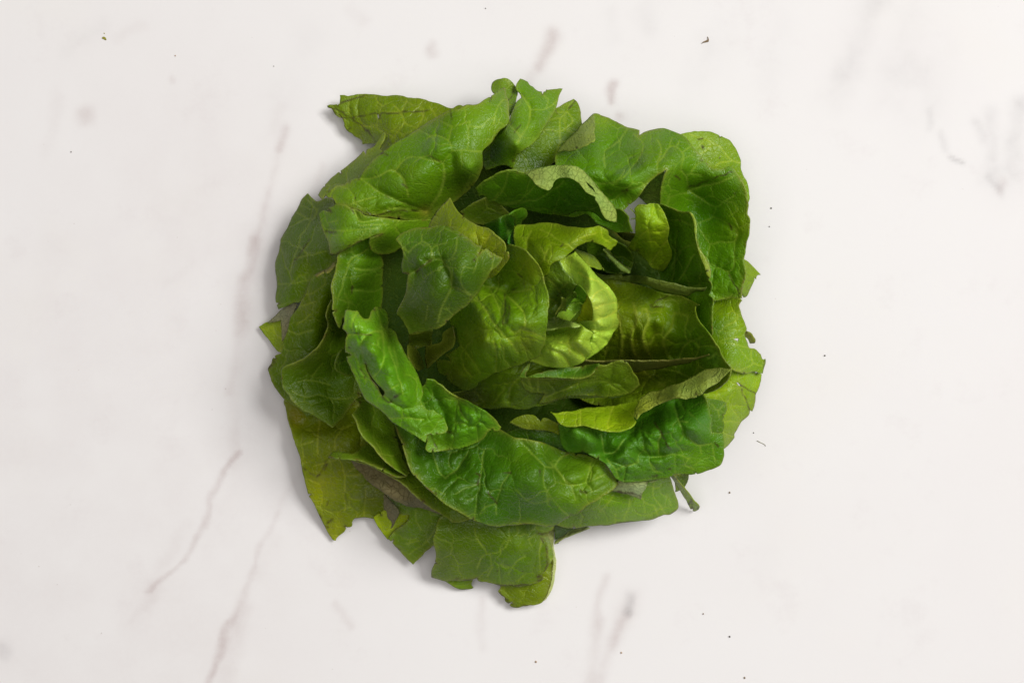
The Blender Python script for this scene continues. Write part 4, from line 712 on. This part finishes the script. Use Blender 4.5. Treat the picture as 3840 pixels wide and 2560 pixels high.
# ---- big torn leaf on the left
leaf("G 1335,520 1345,465 1300,300 1200,150 1250,20 1312,0 E 0,1280 60,1290 100,1318 130,1335 200,1395 260,1430 350,1470 430,1520 520,1566 H 1076,2 1060,25 1035,40 1008,38 1010,15 985,30 960,45 935,85 910,110 850,145 800,165 760,175 710,185 650,192 600,202 560,205 500,212 460,205",
     "G 1335,520,58 H 560,205,58 910,110,62 1010,15,66 1070,5,64 E 60,1292,66 430,1520,70 G 1500,330,60 1400,120,58 1550,150,62 E 200,1500,60", (84, 142, 34), creases=[(18,9,"G 1400,60 1480,200 1540,390"),(16,7,"E 240,1440 400,1560 G 1750,330"),(10,4,"G 1310,100 1350,260")],bumps=[("G 1430,280",30,7),("G 1610,370",40,5)], nick=2, rim=0.9, bul=2.4, cell=95, und=(2.6, 120),
     veins=[(5, "G 1600,80 1620,180 1690,290"), (4, "E 180,1430 260,1440 400,1530"), (4, "G 1370,330 1450,330 1530,390")], bruise=[(4, "G 1370,380 1400,470 1440,535"), (9, "G 1520,380 1560,385"), (4, "G 1605,90 1640,220")],
     tint=[("G 1420,480", 80, (104, 156, 40), 0.7), ("G 1400,230", 50, (120, 170, 110), 0.5), ("E 100,1450", 90, (58, 104, 22), 0.6)])
leaf("D 888,702 925,700 960,706 985,700 1000,718 1012,738 1050,770 1085,768 1094,740 1102,710 1120,688 1135,674 1165,676 1190,680 1215,692 1240,722 1250,780 1242,850 1300,880 1330,960 1358,1000 1382,1050 1405,1085 1430,1122 1460,1170 1482,1222 1505,1275 1522,1322 1536,1400 1520,1460 1570,1535 G 1400,195 1450,228 1482,252 1505,300 1522,352 1500,385 1420,400 1350,405 1336,466 1260,416 1180,371 1110,331 1040,281 1000,240 960,206 925,175 890,150 835,111 800,61 782,10 D 970,1282 945,1230 928,1190 900,1130 888,1088 930,1078 900,1062 884,1058 880,990 884,940 896,906 878,870 862,858 870,800",
     "D 890,702,72 1165,676,72 865,830,72 882,1040,71 970,1282,69 1040,1440,67 G 1110,331,65 1336,466,66 D 1300,890,62 1382,1050,58 1530,1380,64 1150,950,80 1100,1200,76 1330,1200,78 1250,1450,72 G 1400,210,68 1500,360,64 D 1230,800,62 1000,850,78", (96, 154, 42), creases=[(12,5,"D 1245,1000 1215,1100 1195,1230 1130,1275"),(13,7,"D 1320,1000 1370,1150 1390,1300 1350,1400"),(9,3,"D 890,905 1050,905 1190,885"),(9,3,"D 1050,920 1020,1000 1050,1150 1120,1300"),(9,2.5,"D 985,715 950,880")],bumps=[("D 1270,1370",28,7),("D 1130,1050",45,4),("D 1300,1180",28,5),("D 960,800",40,3)], nick=6, rim=0.9, bul=2.8, cell=110, und=(2.6, 130),
     veins=[(8, "D 900,905 960,910 1050,905 1110,885 1180,885"), (5, "D 985,715 940,790 950,880"), (6, "D 1050,920 1020,1000 1035,1100"), (6, "D 1200,900 1205,1050 1190,1180 1120,1262"), (7, "D 1245,1000 1300,1150 1340,1300 1370,1400"), (5, "G 1000,260 1150,262 1320,275"), (5, "D 1190,900 1180,800 1150,700"), (5, "D 960,1060 1010,1180 1060,1300"), (4, "D 1290,1000 1330,1180"), (4, "D 1240,1380 1320,1330")],
     bruise=[(5, "D 1045,1120 1070,1210 1110,1280 1180,1400 1240,1480"), (7, "D 1250,1480 1300,1440 1345,1395"), (6, "D 890,1090 900,1110"), (5, "D 1130,1520 1080,1490"), (5, "D 910,1005 925,1015"), (4, "D 960,890 1100,905"), (5, "D 1010,1180 1050,1270")],
     hole=["D 1052,1145 1062,1180 1085,1235 1110,1268 1150,1320 1190,1360 1212,1395 1200,1425 1180,1405 1160,1355 1120,1300 1095,1268 1062,1205"],
     tint=[("D 960,780", 90, (122, 170, 84), 0.6), ("D 1280,1420", 60, (110, 168, 84), 0.6), ("D 1330,1130", 60, (100, 152, 76), 0.5), ("D 1230,900", 70, (96, 124, 60), 0.7)])


GX0, GY0, GC = 860, 200, 8
GNX, GNY = (3020 - GX0) // GC, (2420 - GY0) // GC
HMIN = np.full((GNY, GNX), 1e3)


def box(a, r):
    for ax in (0, 1):
        c = np.cumsum(np.pad(a, [(r + 1, r) if k == ax else (0, 0) for k in (0, 1)], mode='edge'), axis=ax)
        n = a.shape[ax]
        hi = np.take(c, np.arange(2 * r + 1, 2 * r + 1 + n), axis=ax)
        lo = np.take(c, np.arange(0, n), axis=ax)
        a = (hi - lo) / (2 * r + 1)
    return a


def dil(a, r, f):
    for ax in (0, 1):
        b = a.copy()
        for s in range(1, r + 1):
            for d in (s, -s):
                b = f(b, np.roll(a, d, ax))
        a = b
    return a


def cells(p):
    return (np.clip(((p[:, 1] - GY0) // GC).astype(int), 0, GNY - 1), np.clip(((p[:, 0] - GX0) // GC).astype(int), 0, GNX - 1))


def sample(G, p):
    x = np.clip((p[:, 0] - GX0) / GC - 0.5, 0, GNX - 1.001)
    y = np.clip((p[:, 1] - GY0) / GC - 0.5, 0, GNY - 1.001)
    i, j = x.astype(int), y.astype(int)
    fx, fy = x - i, y - j
    return (G[j, i] * (1 - fx) + G[j, i + 1] * fx) * (1 - fy) + (G[j + 1, i] * (1 - fx) + G[j + 1, i + 1] * fx) * fy


def build_leaf(d, order, objs):
    key = sum((q + 1) * ord(ch) for q, ch in enumerate(d['out'][:60])) % 9973
    rng = random.Random(key)
    seed = key * 31 + 11
    raw = pts(d['out'])[:, :2]
    o = smooth_line(raw, True, SPACING)
    n = len(o)
    # ragged margin: small waves and a few torn nicks
    nxt, prv = np.roll(o, -1, 0), np.roll(o, 1, 0)
    t = nxt - prv
    t /= np.hypot(*t.T)[:, None] + 1e-9
    area = 0.5 * np.sum(o[:, 0] * nxt[:, 1] - nxt[:, 0] * o[:, 1])
    nrm = np.stack([t[:, 1], -t[:, 0]], 1) * np.sign(area)
    amp = 1.1 * vnoise(o, 14, seed) * 2 + 2.0 * vnoise(o, 45, seed + 1) * 2
    o = o + nrm * amp[:, None]
    brn_pts = []
    for _ in range((d['nick'] * 2 + 1) // 3):
        k = rng.randrange(n)
        depth = rng.uniform(3, 10)
        o[k] -= nrm[k] * depth
        brn_pts.append((o[k], depth))
    holes = [smooth_line(pts(h)[:, :2], True, SPACING) for h in d['hole']]
    lo, hi = o.min(0), o.max(0)
    hx, hy = SPACING, SPACING * 0.866
    gx = np.arange(lo[0], hi[0], hx)
    gy = np.arange(lo[1], hi[1], hy)
    X, Y = np.meshgrid(gx, gy)
    X[1::2] += hx / 2
    g = np.stack([X.ravel(), Y.ravel()], 1)
    g = g[inside(g, o)]
    g += (np.array([hash2((g[:, 0] * 7).astype(int), (g[:, 1] * 5).astype(int), s) for s in (1, 2)]).T - 0.5) * 1.2
    db = seg_dist(g, o, True)
    g, db = g[db > SPACING * 0.45], db[db > SPACING * 0.45]
    for hl in holes:
        m = ~inside(g, hl) & (seg_dist(g, hl, True) > SPACING * 0.45)
        g, db = g[m], db[m]
    vin = [Vector(p) for p in o]
    ed = [(k, (k + 1) % n) for k in range(n)]
    for hl in holes:
        b0 = len(vin)
        vin += [Vector(p) for p in hl]
        ed += [(b0 + k, b0 + (k + 1) % len(hl)) for k in range(len(hl))]
    vin += [Vector(p) for p in g]
    r = delaunay_2d_cdt(vin, ed, [], 0, 1e-5)
    p = np.array([q[:] for q in r[0]])
    f = np.array([q for q in r[2] if len(q) == 3])
    cen = p[f].mean(1)
    keep = inside(cen, o)
    for hl in holes:
        keep &= ~inside(cen, hl)
    f = f[keep]
    ab, ac = p[f[:, 1]] - p[f[:, 0]], p[f[:, 2]] - p[f[:, 0]]
    cr = ab[:, 0] * ac[:, 1] - ab[:, 1] * ac[:, 0]
    f = f[np.abs(cr) > 1e-4]
    cr = cr[np.abs(cr) > 1e-4]
    fl = cr > 0                       # photograph y runs down: flip so that faces look up
    f[fl] = f[fl][:, ::-1]
    used = np.unique(f)
    rm = np.full(len(p), -1)
    rm[used] = np.arange(len(used))
    p, f = p[used], rm[f]
    N = len(p)
    dist = seg_dist(p, o, True)
    for hl in holes:
        dist = np.minimum(dist, seg_dist(p, hl, True))
    # shape
    ctrl = pts(d['z'])
    ctrl[:, 2] += STRETCH * np.maximum(0, ctrl[:, 2] - 30)      # traced heights were too shallow
    z = rbf(ctrl, p)
    ua, ul = d['und']
    z = z + ua * 3.4 * fbm(p, ul * 1.25, seed + 2, 2)
    for w, dep, ln in d['creases']:
        jl = smooth_line(pts(ln)[:, :2], False, 14)
        dd = seg_dist(p + np.stack([vnoise(p, 40, seed + 40), vnoise(p, 40, seed + 41)], 1) * 10, jl)
        tail = np.hypot(*(p - jl[-1]).T)
        prof = 0.62 * np.exp(-np.sqrt(dd * dd + 9) / (2.2 * w)) + 0.1 * np.exp(-(dd / w) ** 2)
        dep2 = dep * (1.0 if d['mat'] == 'H' else 1.0)
        z = z - dep2 * prof * (1 - np.exp(-(tail / 55) ** 2)) * (0.6 + 0.8 * (vnoise(p, 60, seed + 44) + 0.5))
    for at, rad, hh in d['bumps']:
        tp = pts(at)[0, :2]
        z = z + 0.7 * hh * np.exp(-(np.hypot(*(p - tp + np.stack([vnoise(p, 60, seed + 42), vnoise(p, 60, seed + 43)], 1) * 25).T) / rad) ** 2)
    z = z + d['curl'] * np.exp(-dist / (28.0 if d['curl'] > 0 else 16.0))
    # veins: drawn ones, then two levels of network
    vein = np.zeros(N)
    pw = p + np.stack([fbm(p, 60, seed + 8), fbm(p, 60, seed + 9)], 1) * 26
    dmain = np.full(N, 1e9)
    for w, s in d['veins']:
        ln = smooth_line(pts(s)[:, :2], False, 14)
        dd = seg_dist(p + np.stack([vnoise(p, 30, seed + 5), vnoise(p, 30, seed + 6)], 1) * 7, ln)
        w2 = max(w * 0.42, 2.6)
        vein = np.maximum(vein, min(1.0, 0.55 + 0.07 * w) * np.exp(-(dd / w2) ** 2))
        dmain = np.minimum(dmain, dd)
    q = pw
    if d['aniso']:
        ang, st = math.radians(d['aniso'][0]), d['aniso'][1]
        R = np.array([[math.cos(ang), math.sin(ang)], [-math.sin(ang), math.cos(ang)]])
        q = (pw @ R.T) * np.array([1 / st, 1.0])
    e1 = voronoi_edge(q, d['cell'], seed)
    e2 = voronoi_edge(p + (pw - p) * 0.6, d['cell'] * 0.42, seed + 50)
    ed1 = np.minimum(e1 + 2, dmain)
    pil = 1 - np.exp(-ed1 / (0.2 * d['cell']))
    pil2 = 1 - np.exp(-e2 / (0.2 * d['cell'] * 0.42))
    fade = np.clip(dist / 45.0, 0.25, 1)
    mod = np.clip(0.5 + 1.6 * fbm(p, 220, seed + 12, 2), 0.05, 1.3)
    bl = BUL * (0.5 + d['bul']) * (1 + 0.2 * max(0.0, d['bul'] - 1.5))
    z = z + bl * (pil + (0.18 if d['bul'] < 2 else 0.32) * pil2) * fade * mod
    e0 = e1 + 100 * (1 - min(1.0, d['vamp']))
    # margin waves
    z = z + np.exp(-dist / 55.0) * vnoise(p, 105, seed + 13) * 4.0
    # keep beneath whatever already lies over it
    ci = cells(p)
    hm = HMIN[ci]
    gap = 0.9
    need = np.clip(z + gap - hm, 0, 60)
    G = np.zeros_like(HMIN)
    np.maximum.at(G, ci, need)
    if G.max() > 0:
        small = np.ptp(p, axis=0).max() < 520
        G = box(box(dil(G, 3, np.maximum), 2), 1) if small else box(box(dil(G, 6, np.maximum), 3), 3)
        z = z - sample(G, p)
    z = np.maximum(z, 0.6 + 0.05 * order)
    T = np.full_like(HMIN, 1e3)
    np.minimum.at(T, ci, z - 0.7)
    np.minimum(HMIN, dil(T, 1, np.minimum), out=HMIN)
    # pigment
    gain = np.array([0.92, 0.98, 0.6]) if d['mat'] == 'H' else GAIN if d['mat'] in 'LD' else np.array([0.92, 0.93, 0.72])
    base = lin(d['col']) * gain
    c = np.tile(base, (N, 1))
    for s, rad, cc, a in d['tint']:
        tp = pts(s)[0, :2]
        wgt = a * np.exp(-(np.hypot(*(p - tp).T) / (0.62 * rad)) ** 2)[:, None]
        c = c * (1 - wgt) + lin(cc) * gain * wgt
    c = c * (1 + 0.3 * fbm(p, 150, seed + 20, 3))[:, None]
    brown = np.zeros(N)
    for w, s in d['bruise']:
        dd = seg_dist(p + np.stack([vnoise(p, 18, seed + 30), vnoise(p, 18, seed + 31)], 1) * 8, pts(s)[:, :2])
        brown = np.maximum(brown, np.exp(-(dd / max(0.6 * w, 2.6)) ** 2))
    for bp, dep in brn_pts:
        brown = np.maximum(brown, 0.9 * np.exp(-(np.hypot(*(p - bp).T) / (3 + 0.25 * dep)) ** 2))
    rim = d['rim'] * (np.exp(-dist / 6.0) * 0.85 + 0.2 * np.exp(-dist / 35.0))
    xyz = world_xyz(p, z)
    par = objs[d['sub_of']] if d['sub_of'] else head
    org = xyz.mean(0)
    ob = mesh_obj(d['name'], xyz, f, MATS[d['mat']], par, None, dict(vein=np.clip(vein, 0, 1), rim=np.clip(rim, 0, 1), bruise=brown, net=e0), c)
    sm = ob.modifiers.new('thickness', 'SOLIDIFY')
    sm.thickness = d['thick'] * 0.001
    sm.offset = -1
    sm.use_quality_normals = False
    if d['label']:
        ob['label'] = d['label']
    return ob


def build_lettuce():
    objs = {}
    made = []
    # parents of folded edges must exist first, yet heights are settled from the top down
    stand = {}
    for k in range(len(LEAVES) - 1, -1, -1):
        d = LEAVES[k]
        sub = d['sub_of']
        d2 = dict(d)
        d2['sub_of'] = None
        ob = build_leaf(d2, k, objs)
        if d['key']:
            stand[d['key']] = ob
        if sub:
            made.append((ob, sub))
    for ob, sub in made:
        ob.parent = stand[sub]


build_lettuce()


# stump that the leaves grow from
def build_stem():
    bm = bmesh.new()
    rings = []
    for z, r in ((0.0008, 0.019), (0.003, 0.022), (0.008, 0.023), (0.012, 0.021)):
        rings.append([bm.verts.new((r * (1 + 0.06 * math.sin(5 * a + 1)) * math.cos(a) - 0.002, r * math.sin(a) - 0.002, z))
                      for a in [k / 24 * math.tau for k in range(24)]])
    for a, b in zip(rings, rings[1:]):
        for k in range(24):
            bm.faces.new((a[k], a[(k + 1) % 24], b[(k + 1) % 24], b[k]))
    bm.faces.new(rings[-1])
    bm.faces.new(rings[0][::-1])
    me = bpy.data.meshes.new('stem')
    bm.to_mesh(me)
    bm.free()
    at = me.attributes.new('pigment', 'FLOAT_COLOR', 'POINT')
    for dd in at.data:
        dd.color = (0.5, 0.55, 0.3, 1)
    me.materials.append(M_RIB)
    o = bpy.data.objects.new('stem', me)
    COL.objects.link(o)
    o.parent = head


build_stem()


# ------------------------------------------------------------------ crumbs on the marble
def plain(name, c, rough=0.7):
    m, nt = new_mat(name)
    b = NB(nt)
    pos = b.n('ShaderNodeTexCoord').outputs['Object']
    l = tuple(lin(c)) + (1,)
    cc = b.mix(b.ramp(b.noise(pos, 1500, 3), 0.3, 0.7), l, tuple(0.55 * q for q in l[:3]) + (1,))
    pr = b.n('ShaderNodeBsdfPrincipled')
    nt.links.new(cc, pr.inputs['Base Color'])
    pr.inputs['Roughness'].default_value = rough
    out = b.n('ShaderNodeOutputMaterial')
    nt.links.new(pr.outputs[0], out.inputs[0])
    return m


MC = dict(green=plain('green_scrap', (165, 160, 50)), brown=plain('brown_bit', (140, 116, 82)), dark=plain('dark_grit', (112, 107, 100)),
          tan=plain('tan_bit', (205, 176, 146)), grey=plain('grey_grit', (150, 146, 140)), fibre=plain('dry_fibre', (160, 157, 128)))


def crumb(name, cat, label, at, mat, line, rad, flat=0.6, group=None):
    """a small irregular bit: a chain of lumpy rings along `line` (photograph pixels)"""
    ln = np.array(line, float) + np.array(at, float)
    rng = random.Random(int(at[0] * 3 + at[1]))
    v, f = [], []
    m = 8
    L = len(ln)
    for i, pt in enumerate(ln):
        tg = ln[min(i + 1, L - 1)] - ln[max(i - 1, 0)]
        tg = tg / (np.hypot(*tg) + 1e-9)
        nn = np.array([-tg[1], tg[0]])
        rr = rad[i]
        for k in range(m):
            a = k / m * math.tau
            r2 = rr * rng.uniform(0.8, 1.2)
            off = nn * math.cos(a) * r2
            zz = (math.sin(a) * r2 * flat + max(rad) * flat) * K
            q = pt + off
            v.append(((q[0] - 1920) * K, (1280 - q[1]) * K, max(zz, 0.00005)))
    for i in range(L - 1):
        for k in range(m):
            a, b = i * m + k, i * m + (k + 1) % m
            f.append((a, b, b + m, a + m))
    org = ((at[0] - 1920) * K, (1280 - at[1]) * K, 0)
    o = mesh_obj(name, v, f, MC[mat], None, org)
    bm = bmesh.new()
    bm.from_mesh(o.data)
    bm.verts.ensure_lookup_table()
    bm.faces.new([bm.verts[k] for k in range(m)])
    bm.faces.new([bm.verts[(L - 1) * m + k] for k in reversed(range(m))])
    bmesh.ops.recalc_face_normals(bm, faces=bm.faces)
    bm.to_mesh(o.data)
    bm.free()
    o['label'] = label
    o['category'] = cat
    if group:
        o['group'] = group


G_ = 'crumbs scattered on the marble'
crumb('leaf_scrap', 'leaf scrap', 'tiny yellow green leaf scrap on the marble near the upper left corner', (391, 145), 'green', [(-8, 0), (-4, -2), (0, -1), (4, 2), (8, 6)], (1.5, 4, 5.5, 4.5, 1.5), 0.35)
crumb('crumb', 'crumb', 'pale green speck just above the yellow green scrap', (391, 126), 'green', [(-2, 0), (0, 0), (2, 1)], (1, 2.6, 1), 0.5, G_)
crumb('twig', 'twig', 'bent brown twig on the marble above the lettuce, towards the right', (2645, 158), 'brown', [(-14, 6), (-6, 1), (2, -1), (9, -4), (11, -9), (8, -19)], (1.2, 2.6, 3.2, 4.2, 1.8, 1.0), 0.7)
crumb('fibre', 'fibre', 'thin curved dry fibre lying right of the lettuce', (2855, 1659), 'fibre', [(-17, -7), (-8, -3), (0, 1), (8, 5), (14, 9), (15, 14)], (1.4, 1.5, 1.1, 1.3, 1.3, 1.0), 0.8)
for at, mat, r, lab in (
        ((2091, 2032), 'dark', 6.0, 'round black crumb touching the lettuce beside its lowest hanging leaf'),
        ((3093, 1333), 'dark', 4.2, 'dark crumb alone on the marble right of the lettuce at mid height'),
        ((2736, 1846), 'brown', 4.2, 'brown speck below the thin curved fibre, right of the green sliver'),
        ((2826, 1622), 'grey', 3.0, 'tiny grey speck just above the thin curved fibre'),
        ((2892, 781), 'grey', 4.0, 'grey speck right of the upper right leaf, upper of two'),
        ((2885, 850), 'grey', 3.2, 'grey speck right of the upper right leaf, lower of two'),
        ((2637, 2300), 'brown', 3.5, 'brown speck between the grey marble blotch and the dark grit at lower right'),
        ((2736, 2385), 'dark', 4.5, 'dark grit near the bottom, nearest right of the brown speck'),
        ((2792, 2539), 'brown', 4.6, 'brown crumb at the very bottom edge of the marble view'),
        ((2330, 2445), 'tan', 4.6, 'tan crumb below the grey marble blotch at the bottom'),
        ((2010, 2479), 'tan', 5.0, 'pale tan crumb on the marble under the lowest lettuce leaf'),
        ((1821, 33), 'grey', 3.2, 'grey speck at the top edge above the lettuce'),
        ((658, 210), 'tan', 3.4, 'tan speck upper left, between the green scrap and the lettuce'),
        ((1027, 249), 'grey', 2.8, 'small grey speck left of the topmost lettuce leaves'),
        ((267, 570), 'grey', 3.4, 'grey speck below the pink marble spot at left'),
        ((2236, 843), 'grey', 0.0, '')):
    if r:
        r *= 0.85
        crumb('crumb', 'crumb', lab, at, mat, [(-r * .8, 0), (-r * .3, -.5), (r * .3, .4), (r * .8, 0)], (r * .4, r * .95, r * .9, r * .35), 0.75, G_)
